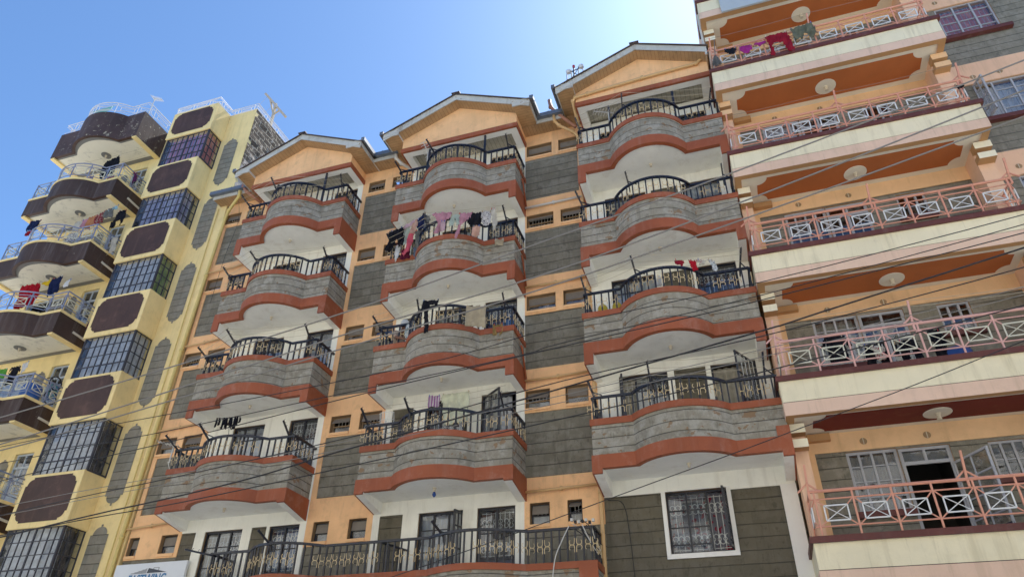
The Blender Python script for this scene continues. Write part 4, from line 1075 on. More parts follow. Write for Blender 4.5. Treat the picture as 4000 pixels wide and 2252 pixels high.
# ------------------------------------------------------------------ laundry
def inpoly(x, z, P):
    r = False; j = len(P)-1
    for i in range(len(P)):
        if (P[i][1] > z) != (P[j][1] > z) and x < (P[j][0]-P[i][0])*(z-P[i][1])/(P[j][1]-P[i][1])+P[i][0]: r = not r
        j = i
    return r
LC = 0
PEGS = [paint('peg_white',(.7,.68,.6,1)), paint('peg_blue',(.05,.12,.4,1)), paint('peg_wood',(.5,.36,.2,1)), paint('peg_red',(.5,.05,.05,1))]
def garment(name, label, P, y, mat, amp=.03, grp='laundry hung out to dry', cell=.025, fq=26, cat='laundry', holes=(), yt=0.0, shift=None):
    """a hanging cloth: outline P in (x, z), folded in depth"""
    global LC; LC += 1
    if shift: P = [(x+shift[0], z+shift[1]) for x, z in P]
    xs = [p[0] for p in P]; zs = [p[1] for p in P]; x0, x1, z0, z1 = min(xs), max(xs), min(zs), max(zs)
    nx = max(4, int((x1-x0)/cell)); nz = max(4, int((z1-z0)/cell))
    mb = MB(mat); ph = LC*1.7
    def Y(x, z):
        d = (z1-z)/(z1-z0+1e-6)
        return y + yt*d + amp*(.35+.65*d)*math.sin(x*fq+ph+2.2*math.sin(z*5+ph)) + .35*amp*math.sin(x*fq*2.3-z*9+ph)
    V = {}
    def vert(i, j):
        if (i,j) not in V:
            x = x0+(x1-x0)*i/nx; z = z0+(z1-z0)*j/nz
            V[(i,j)] = len(mb.v); mb.v.append((x+.006*math.sin(z*40+ph), Y(x,z), z+.006*math.sin(x*50+ph)))
        return V[(i,j)]
    for i in range(nx):
        for j in range(nz):
            cx = x0+(x1-x0)*(i+.5)/nx; cz = z0+(z1-z0)*(j+.5)/nz
            if inpoly(cx, cz, P) and not any(inpoly(cx,cz,h) for h in holes):
                mb.f.append((vert(i,j),vert(i+1,j),vert(i+1,j+1),vert(i,j+1))); mb.m.append(0)
    top = [p for p in P if p[1] > z1-.18*(z1-z0)]
    for p in (min(top), max(top)):
        mb.box(p[0]-.008+(.03 if p == min(top) else -.03),p[0]+.008+(.03 if p == min(top) else -.03),y-.012,y+.012,p[1]-.035,p[1]+.035,PEGS[LC % 4])
    o = mb.build(name, None, ((x0+x1)/2,y,z0), smooth=True)
    s = o.modifiers.new('thickness','SOLIDIFY'); s.thickness = .008
    tag(o, label, cat, grp); return o
def trousers(x0, x1, zt, zb, lean=0.0, gap=.12):
    w = x1-x0; m = (x0+x1)/2; c = zt-(zt-zb)*.32
    return [(x0+.02,zt),(x1-.02,zt),(x1+lean,zb),(m+gap*w*1.2+lean,zb),(m,c),(m-gap*w*1.2+lean,zb),(x0+lean,zb)]
def shirt(x0, x1, zt, zb, sl=.25):
    w = x1-x0
    return [(x0+.2*w,zt),(x1-.2*w,zt),(x1,zt-sl),(x1-.12*w,zt-sl-.03),(x1-.2*w,zt-.12),(x1-.18*w,zb),(x0+.18*w,zb),(x0+.2*w,zt-.12),(x0+.12*w,zt-sl-.03),(x0,zt-sl)]
def rect(x0, x1, zt, zb, d=0.0, t=0.0): return [(x0,zt),(x1,zt+d),(x1+t,zb+d),(x0+t,zb)]
C = lambda n, c, c2=None, k=None: cloth(n, c, c2, k)
k_black = C('black_cloth',(.012,.012,.016,1)); k_navy = C('navy_cloth',(.015,.022,.07,1)); k_red = C('red_cloth',(.30,.012,.025,1)); k_crim = C('scarlet_cloth',(.42,.01,.02,1))
k_mag = C('magenta_cloth',(.38,.03,.22,1)); k_pink = C('pink_cloth',(.52,.24,.30,1)); k_pale = C('pale_pink_cloth',(.58,.38,.42,1)); k_coral = C('coral_cloth',(.66,.10,.14,1)); k_olive = C('olive_cloth',(.16,.165,.11,1))
k_grey = C('grey_cloth',(.15,.145,.13,1)); k_mint = C('mint_cloth',(.42,.50,.42,1)); k_peach = C('peach_cloth',(.66,.38,.28,1)); k_white = C('white_cloth',(.70,.70,.68,1)); k_denim = C('denim_cloth',(.12,.16,.22,1))
k_wine = C('wine_cloth',(.11,.015,.035,1)); k_beige = C('beige_towelling',(.46,.38,.25,1)); k_lime = C('pale_green_sheet',(.68,.70,.52,1)); k_pstripe = C('purple_striped_towel',(.58,.52,.58,1),(.28,.10,.30,1),'stripe')
k_dots = C('spotted_cloth',(.65,.62,.60,1),(.05,.04,.05,1),'print'); k_flor = C('floral_cloth',(.62,.58,.50,1),(.32,.05,.06,1),'print'); k_yell = C('yellow_cloth',(.70,.46,.02,1)); k_orange = C('orange_cloth',(.50,.20,.09,1))
k_rprint = C('red_print_cloth',(.24,.02,.03,1),(.45,.33,.25,1),'print'); k_sky = C('light_blue_cloth',(.30,.52,.60,1)); k_purple = C('purple_cloth',(.10,.02,.07,1)); k_brown = C('brown_cloth',(.33,.21,.07,1)); k_green = C('green_cloth',(.10,.35,.05,1)); k_cream = C('cream_cloth',(.60,.55,.45,1))
# peach block, upper balcony
g1 = 'laundry along the upper balcony of the peach block'
garment('briefs','black briefs pegged at the left end of the upper peach balcony',[(10.70,12.30),(11.05,12.25),(11.05,12.16),(10.93,12.02),(10.82,12.02),(10.70,12.2)],-.44,k_black,.015,g1)
garment('briefs','magenta briefs pegged beside the black briefs',[(11.12,12.25),(11.47,12.22),(11.46,12.05),(11.36,11.9),(11.24,11.92),(11.13,12.05)],-.44,k_mag,.02,g1)
garment('camisole','crumpled magenta top between the magenta briefs and the red trousers',[(11.54,12.24),(11.88,12.24),(11.86,12.14),(11.7,12.08),(11.55,12.17)],-.44,k_mag,.02,g1)
garment('trousers','red trousers hanging over the rail of the upper peach balcony',[(11.87,12.38),(12.47,12.38),(12.53,11.95),(12.56,11.5),(12.38,11.5),(12.3,11.95),(12.14,12.05),(12.0,11.95),(12.05,11.5),(11.9,11.5),(11.93,11.95)],-.47,k_red,.03,g1)
garment('shorts','olive shorts right of the red trousers',[(12.58,12.44),(13.2,12.52),(13.26,12.0),(13.06,11.9),(12.95,12.18),(12.82,11.92),(12.63,11.93)],-.46,k_olive,.05,g1)
# mop
mb = MB(C('mop_grey',(.20,.19,.17,1))); random.seed(5)
for k in range(40):
    a = random.uniform(-.13,.13); mb.tube([(10.42,-.44,12.16),(10.42+a*.6,-.46+random.uniform(-.03,.03),11.95),(10.42+a,-.46+random.uniform(-.05,.05),11.62+abs(a)*.9)], .010, 4)
mb.bar((10.42,-.42,12.12),(10.5,-.3,13.0), .025)
tag(mb.build('mop', None, (10.42,-.44,11.62)), 'grey string mop hanging at the left corner of the upper peach balcony', 'mop')
garment('cloth_bundle','small black cloth knotted on the right end of a peach block rail',[(15.85,8.98),(16.06,8.95),(16.04,8.86),(15.9,8.85)],-.36,k_black,.04,'laundry on the peach block')
# balcony with the barrel
g2 = 'dark laundry behind the rail of the peach block'
garment('cloth','long black cloth hanging in front of the blue barrel',[(13.5,2.62),(13.75,2.58),(13.8,2.3),(13.68,1.75),(13.5,1.75),(13.55,2.2)],.3,k_black,.04,g2)
garment('shirt','black shirt drying behind the second and third cross panels',shirt(11.3,11.95,2.72,2.05,.3),.2,k_black,.04,g2)
garment('trousers','black trousers drying behind the fourth cross panel',trousers(12.15,12.6,2.4,1.75),.2,k_black,.04,g2)
garment('socks','pair of black socks pegged between the black trousers and the black shorts',[(12.72,2.35),(12.82,2.35),(12.82,2.02),(12.74,2.02)],.2,k_black,.02,g2)
garment('shorts','black shorts nearest the blue barrel',trousers(12.85,13.25,2.38,1.9),.2,k_black,.04,g2)
garment('bag','white bag with red edge behind the middle of the rail',[(12.3,2.3),(12.55,2.28),(12.52,1.95),(12.35,1.95)],.12,k_flor,.03,g2)
bl = MB(paint('blue_plastic',(.012,.05,.22,1),.3,.5,.2)); bl.lathe([(.30,0),(.33,.1),(.335,.5),(.34,.52),(.335,.55),(.33,.85),(.30,.95),(.29,.95),(.28,.9)], (13.95,.5,1.15), 20)
tag(bl.build('barrel', None, (13.95,.5,1.15), smooth=True), 'blue plastic barrel behind the rail of the peach block', 'barrel')
# middle stack, second railed balcony from the top: the big wash
g3 = 'big wash on the balcony of the middle stack'
garment('jacket','black hooded jacket at the left corner of the big wash',[(.02,8.0),(.12,8.16),(.35,8.18),(.5,8.22),(.6,8.05),(.62,7.5),(.42,7.46),(.38,7.75),(.3,7.75),(.24,7.34),(.02,7.42),(-.02,7.5),(.1,7.8)],-.18,k_black,.06,g3)
garment('jacket','navy jacket at the top of the sloping part of the big wash',[(.98,8.36),(1.12,8.52),(1.26,8.58),(1.32,8.3),(1.26,7.98),(1.1,7.92),(.98,8.1)],-.2,k_navy,.05,g3)
garment('shirt','mint vest beside the black jacket in the big wash',[(.52,8.16),(.72,8.24),(.76,8.0),(.72,7.55),(.6,7.5),(.58,7.9)],-.16,k_mint,.04,g3)
garment('blouse','pink top high in the sloping row of the big wash',[(.5,8.2),(.9,8.4),(.92,8.28),(.6,8.08)],-.2,k_pale,.03,g3)
garment('blouse','peach top with ruffles in the sloping row of the big wash',[(.78,8.3),(1.0,8.4),(1.02,8.15),(.92,7.86),(.8,7.86),(.82,8.05)],-.19,k_peach,.05,g3)
garment('leggings','coral leggings hanging lowest in the big wash',[(.72,7.95),(.92,7.95),(.9,7.7),(.8,7.2),(.62,7.12),(.58,7.22),(.72,7.55)],-.17,k_coral,.04,g3)
garment('trousers','grey trousers hanging right of the coral leggings',[(.95,8.0),(1.18,8.02),(1.2,7.7),(1.14,7.25),(.92,7.28),(.96,7.6)],-.16,k_grey,.05,g3)
garment('trousers','long dark grey trousers rising to the rail arm of the big wash',[(1.3,8.48),(1.42,8.42),(1.38,7.9),(1.26,7.42),(1.14,7.4),(1.2,7.9)],-.2,k_grey,.05,g3)
garment('jeans','faded jeans dangling under the grey trousers',[(.94,7.3),(1.12,7.3),(1.12,7.0),(1.02,6.92),(.98,7.05)],-.14,k_denim,.04,g3)
garment('cloth','wine red garment half hidden behind the coral leggings',rect(.5,.8,7.45,7.05),-.08,k_wine,.04,g3)
garment('trousers','pale washed trousers below the black jacket',[(.3,7.62),(.46,7.6),(.42,7.1),(.3,7.05)],-.08,k_white,.04,g3)
garment('cardigan','pink fleece top at the left of the level row',[(1.62,8.2),(1.95,8.18),(2.28,8.1),(2.24,7.88),(2.02,7.86),(1.95,7.6),(1.86,7.4),(1.76,7.42),(1.86,7.8),(1.75,8.05)],-.74,k_pink,.05,g3,shift=(.105,-.21))
garment('cloth','pale pink sleeveless top below the fleece top',rect(1.95,2.1,7.85,7.48,-.02),-.74,k_pale,.03,g3,shift=(.105,-.21))
garment('shorts','sage shorts between the pink pieces of the level row',trousers(2.22,2.56,7.98,7.58),-.74,k_mint,.03,g3,shift=(.105,-.21))
garment('tights','pink tights with one long leg in the level row',[(2.5,8.0),(2.95,7.92),(2.9,7.72),(2.68,7.66),(2.56,7.4),(2.5,7.08),(2.42,7.1),(2.48,7.45),(2.56,7.7)],-.74,k_pink,.04,g3,shift=(.105,-.21))
garment('jumper','black jumper in the level row',[(2.88,7.92),(3.2,7.86),(3.24,7.62),(3.12,7.42),(2.9,7.4),(2.8,7.55)],-.74,k_black,.05,g3,shift=(.105,-.21))
garment('cloth','peach cloth hanging under the black jumper',rect(2.95,3.18,7.42,7.06,-.02),-.74,k_peach,.04,g3,shift=(.105,-.21))
garment('dress','black and white spotted dress in the level row',[(3.2,7.9),(3.5,7.84),(3.5,7.4),(3.3,7.36),(3.22,7.55)],-.74,k_dots,.04,g3,shift=(.105,-.21))
garment('shirt','white shirt at the right end of the level row',[(3.48,7.92),(3.62,7.9),(3.68,7.4),(3.64,7.12),(3.56,7.15),(3.54,7.5)],-.74,k_cream,.04,g3,shift=(.105,-.21))
garment('bag','small beige bag hooked low on the rail of the level row',[(3.5,7.1),(3.78,7.06),(3.76,6.86),(3.52,6.88)],-.1,k_beige,.03,g3)
# middle stack, towel balcony
g4 = 'laundry on the towel balcony of the middle stack'
garment('leggings','black leggings slung over the curved rail',[(1.62,5.1),(2.1,5.05),(2.08,4.9),(1.85,4.92),(1.82,4.6),(1.86,4.1),(1.76,4.06),(1.7,4.6),(1.66,4.85),(1.5,4.4),(1.42,4.42),(1.6,4.85)],-.74,k_black,.03,g4,shift=(.10,-.14))
garment('towel','beige bath towel spread over the curved rail',[(2.9,4.7),(3.44,4.62),(3.46,3.96),(2.92,4.1)],-.70,k_beige,.02,g4,cell=.04,shift=(.08,-.12))
garment('cloth','brown cloth bundled behind the rail right of the beige towel',rect(3.5,3.78,4.3,3.98),-.02,k_brown,.05,g4)
garment('cloth','white cloth with teal print draped over the rail beside the person',[(.88,4.78),(1.02,4.9),(1.2,4.85),(1.25,4.4),(1.1,4.2),(.9,4.25)],.02,C('teal_print',(.62,.64,.64,1),(.10,.30,.32,1),'print'),.03,g4)
garment('towel','purple and white striped towel on the line of the middle stack',rect(1.56,1.9,2.7,2.38,-.03),.42,k_pstripe,.015,'laundry on the sheet balcony')
garment('sheet','pale green sheet on the line of the middle stack',[(1.96,2.68),(2.74,2.68),(2.7,1.85),(2.1,1.8),(2.0,2.2)],.42,k_lime,.03,'laundry on the sheet balcony',cell=.04)
# socks on a round hanger, left stack
mb = MB(k_black); random.seed(3)
for k in range(20):
    x = -4.36+.7*k/19; y = -.45+random.uniform(-.1,.1); l = random.uniform(.16,.32)
    q = random.uniform(-.03,.03); mb.tube([(x,y,2.43-.06*(x+4.36)),(x+q*.4,y+.01,2.43-l*.5),(x+q,y,2.43-l),(x+q+random.uniform(-.05,.05),y-.03,2.40-l)], [.022,.03,.026,.018], 6)
mb.bar((-4.4,-.45,2.44),(-3.62,-.45,2.40), .012); mb.bar((-4.0,-.45,2.44),(-4.1,-.2,2.0), .01)
tag(mb.build('sock_hanger', None, (-4.0,-.45,2.1)), 'hanger full of black socks above the lowest balcony of the left stack', 'sock hanger')
# right stack
g5 = 'red laundry on the right stack'
garment('shorts','dark red shorts at the left of the red laundry',[(8.42,5.1),(8.64,5.05),(8.62,4.9),(8.44,4.95)],-.42,k_red,.02,g5)
garment('vest','scarlet vest hanging in the red laundry',[(8.76,5.03),(8.82,5.03),(8.86,4.97),(8.9,5.02),(8.95,4.98),(8.93,4.8),(8.96,4.68),(8.84,4.68),(8.78,4.82)],-.42,k_crim,.025,g5)
garment('blouse','flowered top between the scarlet vest and the white sock',[(8.96,5.0),(9.16,4.93),(9.12,4.82),(8.99,4.86)],-.42,k_flor,.02,g5)
garment('sock','white patterned stocking at the right of the red laundry',[(9.2,4.95),(9.34,4.9),(9.42,4.62),(9.36,4.56),(9.3,4.6),(9.26,4.8)],-.42,C('sock_print',(.68,.70,.70,1),(.2,.26,.28,1),'print'),.02,g5)
mb = MB(k_white); random.seed(9)
for k in range(26):
    a = random.uniform(-.09,.09); mb.tube([(8.0,-.42,4.72),(8.0+a*.7,-.45,4.6),(8.0+a,-.44+random.uniform(-.03,.03),4.4)], .008, 4)
tag(mb.build('mop', None, (8.0,-.44,4.4)), 'white string mop head hanging on the curved rail of the right stack', 'mop')
for k, (x, lab) in enumerate(((6.4,'yellow jerrycan at the left end behind the right stack rail'),(6.78,'yellow jerrycan, middle of three behind the right stack rail'),(7.1,'yellow jerrycan, rightmost of three behind the right stack rail'))):
    mb = MB(paint('yellow_plastic',(.60,.44,.03,1),.4,.4,.3)); z = 4.25; mb.lathe([(.11,0),(.13,.03),(.13,.26),(.09,.33),(.035,.36),(.035,.40)], (x,.35,z), 12); mb.box(x-.016,x+.016,.25,.45,z+.36,z+.385)
    tag(mb.build('jerrycan', None, (x,.35,z), smooth=True), lab, 'jerrycan', 'yellow jerrycans on a balcony')
# yellow block
g6 = 'laundry on the balconies of the yellow block'
garment('trousers','navy trousers hung at the left corner of a yellow block balcony',[(-16.35,12.42),(-15.72,12.36),(-15.85,11.9),(-16.1,11.95),(-16.3,11.9)],-.3,k_navy,.06,g6)
garment('shorts','red shorts under the navy trousers at the left corner',[(-16.28,11.95),(-15.95,11.95),(-16.0,11.75),(-16.3,11.7)],-.26,k_red,.04,g6)
garment('top','light blue top at the high right end of the crowded line',[(-12.36,12.1),(-11.98,12.26),(-11.96,12.08),(-12.3,11.98)],-.2,k_sky,.04,g6)
garment('skirt','grey skirt under the light blue top',[(-12.5,12.12),(-12.05,12.14),(-12.0,11.66),(-12.5,11.7)],-.22,k_grey,.04,g6)
garment('dress','red patterned dress on the crowded line',[(-12.86,11.95),(-12.5,12.06),(-12.42,11.5),(-12.8,11.4)],-.22,k_rprint,.05,g6)
garment('shirt','orange shirt on the crowded line',[(-13.2,11.9),(-12.82,11.96),(-12.8,11.5),(-12.95,11.3),(-13.2,11.35)],-.22,k_orange,.05,g6)
garment('towel','pink towel on the crowded line',rect(-13.5,-13.22,11.86,11.5),-.22,k_pink,.03,g6)
garment('towel','white towel at the left of the crowded line',rect(-13.85,-13.52,11.84,11.35),-.22,k_cream,.03,g6)
garment('trousers','black trousers at the right end of the yellow block balcony',[(-11.92,12.02),(-11.55,12.0),(-11.5,11.3),(-11.66,11.28),(-11.72,11.65),(-11.95,11.2),(-12.1,11.22)],-.1,k_black,.04,g6)
garment('shirt','black shirt with pale print behind the crowded rail',shirt(-14.6,-13.9,11.7,10.75,.3),.15,k_dots,.05,g6)
garment('cloth','grey cloth hung over the end rail of the crowded balcony',[(-12.3,11.2),(-12.26,10.6),(-12.24,10.3),(-11.98,10.5),(-12.0,11.1)],.35,k_cream,.04,g6)
garment('shirt','red sweatshirt on the line over the red and yellow laundry',[(-15.15,9.12),(-14.3,9.1),(-14.1,8.6),(-14.2,8.1),(-14.6,8.2),(-14.8,7.9),(-15.1,8.0)],-.22,k_crim,.06,g6)
garment('towel','yellow cloth next to the red sweatshirt',[(-14.28,9.08),(-13.72,9.18),(-13.78,8.86)],-.2,k_yell,.03,g6)
garment('jacket','navy jacket right of the yellow cloth',[(-13.75,9.12),(-13.3,9.24),(-13.18,8.7),(-13.3,8.4),(-13.7,8.4)],-.2,k_navy,.06,g6)
garment('cloth','white cloth pegged right of the navy jacket',[(-13.1,8.9),(-12.86,9.0),(-12.9,8.72),(-13.02,8.66)],-.18,k_white,.03,g6)
garment('trousers','black trousers behind the rail under the red sweatshirt',trousers(-14.6,-13.8,8.3,7.5),.1,k_black,.05,g6)
garment('dress','wine red dress hung in the doorway corner of the yellow block',[(-12.1,7.3),(-11.9,7.7),(-11.7,7.75),(-11.7,7.1),(-11.95,6.95)],.55,k_wine,.04,g6)
garment('jacket','black and wine jacket hung at the top yellow block balcony',[(-13.9,15.1),(-13.2,15.3),(-13.05,14.9),(-13.1,14.3),(-13.8,14.2)],-.1,k_black,.05,g6)
garment('dress','lilac printed dress behind the rail of the top yellow block balcony',rect(-14.75,-14.35,14.6,13.7),.0,C('lilac_print',(.33,.25,.35,1),(.12,.05,.12,1),'print'),.04,g6)
garment('skirt','red skirt behind the rail of the top yellow block balcony',rect(-13.5,-13.15,14.3,13.65),.0,k_red,.04,g6)
garment('shirt','purple shirt slung over the end rail of the top yellow block balcony',[(-12.38,14.4),(-12.2,14.35),(-12.1,13.9),(-12.3,13.7)],.2,k_purple,.05,g6)
garment('towel','green towel at the left of the lowest yellow block line',rect(-14.5,-14.0,5.58,5.2,-.04),-.2,k_green,.03,g6)
garment('cloth','white cloth at the right of the lowest yellow block line',[(-13.35,5.6),(-13.1,5.68),(-13.12,5.3),(-13.3,5.2)],-.2,k_white,.03,g6)
garment('shirt','dark shirt between the green towel and the white cloth',shirt(-13.98,-13.4,5.6,4.9,.2),-.15,k_black,.03,g6)
bl = MB(paint('blue_drum',(.02,.09,.34,1),.35,.5,.3)); bl.lathe([(.28,0),(.30,.08),(.31,.4),(.32,.42),(.31,.46),(.31,.8),(.28,.88),(.05,.885)], (-12.85,.1,4.0), 20)
tag(bl.build('barrel', None, (-12.85,.1,4.0), smooth=True), 'blue water drum behind the lavender rail of the yellow block', 'barrel')
# bicycle standing behind the end of the rail
bt = thing('bicycle', 'child bicycle stood on end behind the lavender rail of the yellow block', 'bicycle', (-12.55,.6,4.3))
st = paint('bike_paint',(.05,.25,.28,1),.4,.5,.2)
for cz in (4.62, 5.15):
    mb = MB(M['wire']); mb.tube([(-12.55,.6+.23*math.cos(a),cz+.23*math.sin(a)) for a in [2*PI*k/16 for k in range(17)]], .022, 6)
    for k in range(6):
        a = PI*k/6; mb.bar((-12.55,.6-.22*math.cos(a),cz-.22*math.sin(a)),(-12.55,.6+.22*math.cos(a),cz+.22*math.sin(a)), .006)
    mb.build('wheel', bt)
mb = MB(st)
for a, b in (((.6,4.62),(.45,4.8)),((.45,4.8),(.5,5.1)),((.5,5.1),(.6,5.15)),((.45,4.8),(.75,4.95)),((.75,4.95),(.6,5.15)),((.6,4.62),(.75,4.95))): mb.bar((-12.55,a[0],a[1]),(-12.55,b[0],b[1]), .03)
mb.build('frame', bt)
mb = MB(M['wire']); mb.bar((-12.8,.42,5.3),(-12.3,.42,5.3), .025); mb.bar((-12.55,.42,5.3),(-12.55,.5,5.1), .025); mb.build('handlebar', bt)

# ------------------------------------------------------------------ aerials
def aerial(label, x, y, z, h, boom, els, tilt=0.0, mat=None, elen=.3, vertical=False, grp='television aerials'):
    mat = mat or M['pvc']
    t = thing('antenna', label, 'antenna', (x,y,z), grp)
    mb = MB(mat); mb.tube([(x,y,z),(x,y,z+h)], .018, 6); mb.build('mast', t)
    bx, by = boom
    mb = MB(mat); p = Vector((x,y,z+h)); d = Vector((bx,by,tilt)); mb.bar(tuple(p-d*.25),tuple(p+d*.75), .02); mb.build('boom', t)
    s = Vector((-by,bx,0)).normalized()*elen if not vertical else Vector((0,0,elen))
    for k in range(els):
        mb = MB(mat); c = p+d*(-.25+k/(els-1)); e = s*(1-.35*k/(els-1)); mb.bar(tuple(c-e),tuple(c+e), .011); mb.build('element', t)
    return t
aerial('yagi aerial on a leaning mast at the corner of the yellow roof', -12.28,-.28,17.3,.95,(.5,.08),9,-.2, elen=.17)
aerial('small yagi aerial with coloured plugs at the left corner of the lowest left stack balcony', -5.98,-.12,1.45,.5,(-.55,-.25),7,.12, elen=.2)
aerial('small yagi aerial tied to the post of the top balcony of the middle stack', .95,.1,10.25,1.25,(-.1,-.35),6,.3, elen=.2)
aerial('wire aerial tied to the post of the top balcony of the right stack', 7.05,.08,10.3,1.05,(-.55,-.3),8,-.05, elen=.2)
ga = thing('antenna', 'white grid aerial at the left end of the middle stack balcony above the long one', 'antenna', (.55,.25,1.35), 'television aerials')
mb = MB(M['whitebar'])
for k in range(9): mb.tube([(.35+.05*k*1.0,.0+.1*((k-4)/4)**2,1.78),(.35+.05*k,.06+.1*((k-4)/4)**2,2.0),(.35+.05*k,.0+.1*((k-4)/4)**2,2.22)], .007, 4)
for z in (1.8,2.0,2.2): mb.tube([(.33,.1,z),(.45,.03,z),(.55,.01,z),(.65,.03,z),(.77,.1,z)], .007, 4)
mb.build('reflector', ga); mb = MB(M['pvc']); mb.bar((.55,.1,1.3),(.55,.1,2.0), .025); mb.build('mast', ga)
ta = thing('antenna', 'wooden T shaped aerial post on the masonry side of the yellow roof', 'antenna', (-9.2,3.5,17.45))
mb = MB(paint('pale_timber',(.42,.36,.28,1),.7,.2,.3)); mb.bar((-9.27,3.5,17.45),(-9.36,3.5,20.95), .10); mb.bar((-9.34,3.5,20.2),(-9.75,3.5,21.3), .07); mb.bar((-9.34,3.5,20.2),(-9.0,3.5,20.4), .06); mb.build('mast', ta)
mb = MB(paint('pale_timber_arm',(.46,.40,.32,1),.7,.2,.3)); mb.bar((-10.17,3.5,21.93),(-8.58,3.5,19.8), .11); mb.build('cross_arm', ta)
mb = MB(M['string'])
for k in range(3): mb.tube([(-10.0+.55*k,3.5,21.7-.72*k),(-11.2+.5*k,3.3,19.6-.5*k),(-11.0,3.2,17.6)], .006, 4)
mb.build('stay_wire', ta)
ds = MB(paint('teal_dish',(.03,.30,.36,1),.4,.4,.3)); pr_ = [(.02,-.14),(.2,-.12),(.38,-.06),(.5,.02),(.52,.03),(.5,.03),(.36,-.03),(.02,-.1)]
ds.lathe(pr_, (0,0,0), 24)
ds.v = [(-15.85+x, .1+y*.55-z*.8, 19.15+y*.8+z*.6) for x, y, z in ds.v]; ds.bar((-15.85,.25,17.0),(-15.85,.22,19.1), .06)
tag(ds.build('satellite_dish', None, (-15.85,.25,17.0), smooth=True), 'teal dish behind the white rail on the yellow roof', 'dish')
tm = thing('antenna_mast', 'small radio mast with white drums above the right gable roof', 'mast', (5.5,2.6,15.0))
mb = MB(M['steel'])
mb.bar((5.52,2.6,14.2),(5.52,2.6,16.95), .05); mb.bar((5.22,2.6,16.35),(5.9,2.6,16.55), .03); mb.bar((5.22,2.6,16.72),(5.9,2.6,16.9), .03)
for x, z in ((5.24,16.3),(5.42,16.36),(5.7,16.45),(5.88,16.5)): mb.bar((x,2.6,z),(x,2.6,z+.5), .03)
mb.bar((5.42,2.6,16.4),(5.7,2.6,16.85), .018); mb.bar((5.7,2.6,16.45),(5.42,2.6,16.8), .018)
mb.build('frame', tm)
for x, z in ((5.33,16.68),(5.83,16.8)):
    mb = MB(M['white_rail']); mb.lathe([(.03,-.1),(.10,-.06),(.10,.06),(.02,.08)], (0,0,0), 12); mb.v = [(x+a, 2.5+c, z+b*.9) for a, b, c in mb.v]; mb.build('drum', tm)
mb = MB(paint('red_lamp',(.4,.03,.03,1),.4,.4,.1)); mb.lathe([(.03,0),(.055,.04),(.055,.13),(.02,.17)], (5.52,2.6,16.95), 10); mb.build('beacon', tm)

# cable knot at the corner of the long balcony
random.seed(21)
ck = MB(M['wire'], M['pvc'])
for k in range(9):
    a = (5.35+random.uniform(0,.5), .16+random.uniform(-.06,.06), -1.05+random.uniform(-.03,.1)); b = (5.9+random.uniform(-.02,.04), .3+random.uniform(0,.6), -1.12-random.uniform(0,.5))
    m = ((a[0]+b[0])/2, (a[1]+b[1])/2-.1, (a[2]+b[2])/2+random.uniform(-.1,.12)); ck.tube(cat([a,m,b],4), .010, 4, M['pvc'] if k % 3 == 0 else M['wire'])
for k in range(7): 
    x, z = 5.4+.08*k, -1.02+random.uniform(-.03,.07); ck.box(x,x+.05,.1,.17,z,z+.06, M['wire'] if k % 2 else M['pvc'])
tag(ck.build('cable_knot', None, (5.6,.16,-1.1)), 'black knot of cable clamps and wires at the right corner of the long balcony', 'cables')
def loose(label, pts, r=.009, mat=None, n='cable'):
    mb = MB(mat or M['wire']); mb.tube(cat(pts,6), r, 5); tag(mb.build(n, None, pts[-1], smooth=True), label, 'cable', 'loose cables on the walls'); 
loose('white cable drooping over the coping at the right of the long balcony', [(5.36,.12,-1.05),(5.2,.04,-1.4),(5.05,.0,-1.8),(4.95,.02,-2.6)], .012, M['pvc'])
loose('black cable hanging down the grey stone beside the white framed window', [(6.1,.97,-.3),(6.45,.96,-.42),(6.55,.97,-1.2),(6.6,.97,-2.6)])
loose('white cable hanging from the left end of the lowest left stack balcony', [(-6.05,-.1,1.5),(-6.0,.02,1.2),(-6.2,.3,.7),(-6.55,.95,.1)], .010, M['pvc'])
loose('thin black cable dropping from the left eave to the bathroom windows', [(-7.0,.4,12.3),(-7.02,.9,11.2),(-7.2,.95,9.6),(-7.25,.95,7.6)], .007)

# ------------------------------------------------------------------ the person on the towel balcony
def skinned(name, joints, edges, mat, parent=None, sub=2):
    """one smooth body grown round joints {key: (x, y, z, radius)}"""
    keys = list(joints); me = bpy.data.meshes.new(name); r = ROOT[parent]
    me.from_pydata([(joints[k][0]-r.x, joints[k][1]-r.y, joints[k][2]+ZO-r.z) for k in keys], [(keys.index(a),keys.index(b)) for a, b in edges], [])
    me.materials.append(mat); o = bpy.data.objects.new(name, me); COL.objects.link(o); o.parent = parent
    s = o.modifiers.new('skin','SKIN'); s.use_smooth_shade = True
    for i, k in enumerate(keys):
        v = me.skin_vertices[0].data[i]; v.radius = (joints[k][3],)*2; v.use_root = (i == 0)
    b = o.modifiers.new('subdivision','SUBSURF'); b.levels = sub; b.render_levels = sub
    return o
px, py, pz = .50, .32, 3.22
person = thing('person', 'person in a beige top and white head wrap bending over washing on the towel balcony', 'person', (px,py,pz))
skin = plaster('skin_tone', (.16,.075,.045,1), .05, 0, rough=.55, bs=.05)
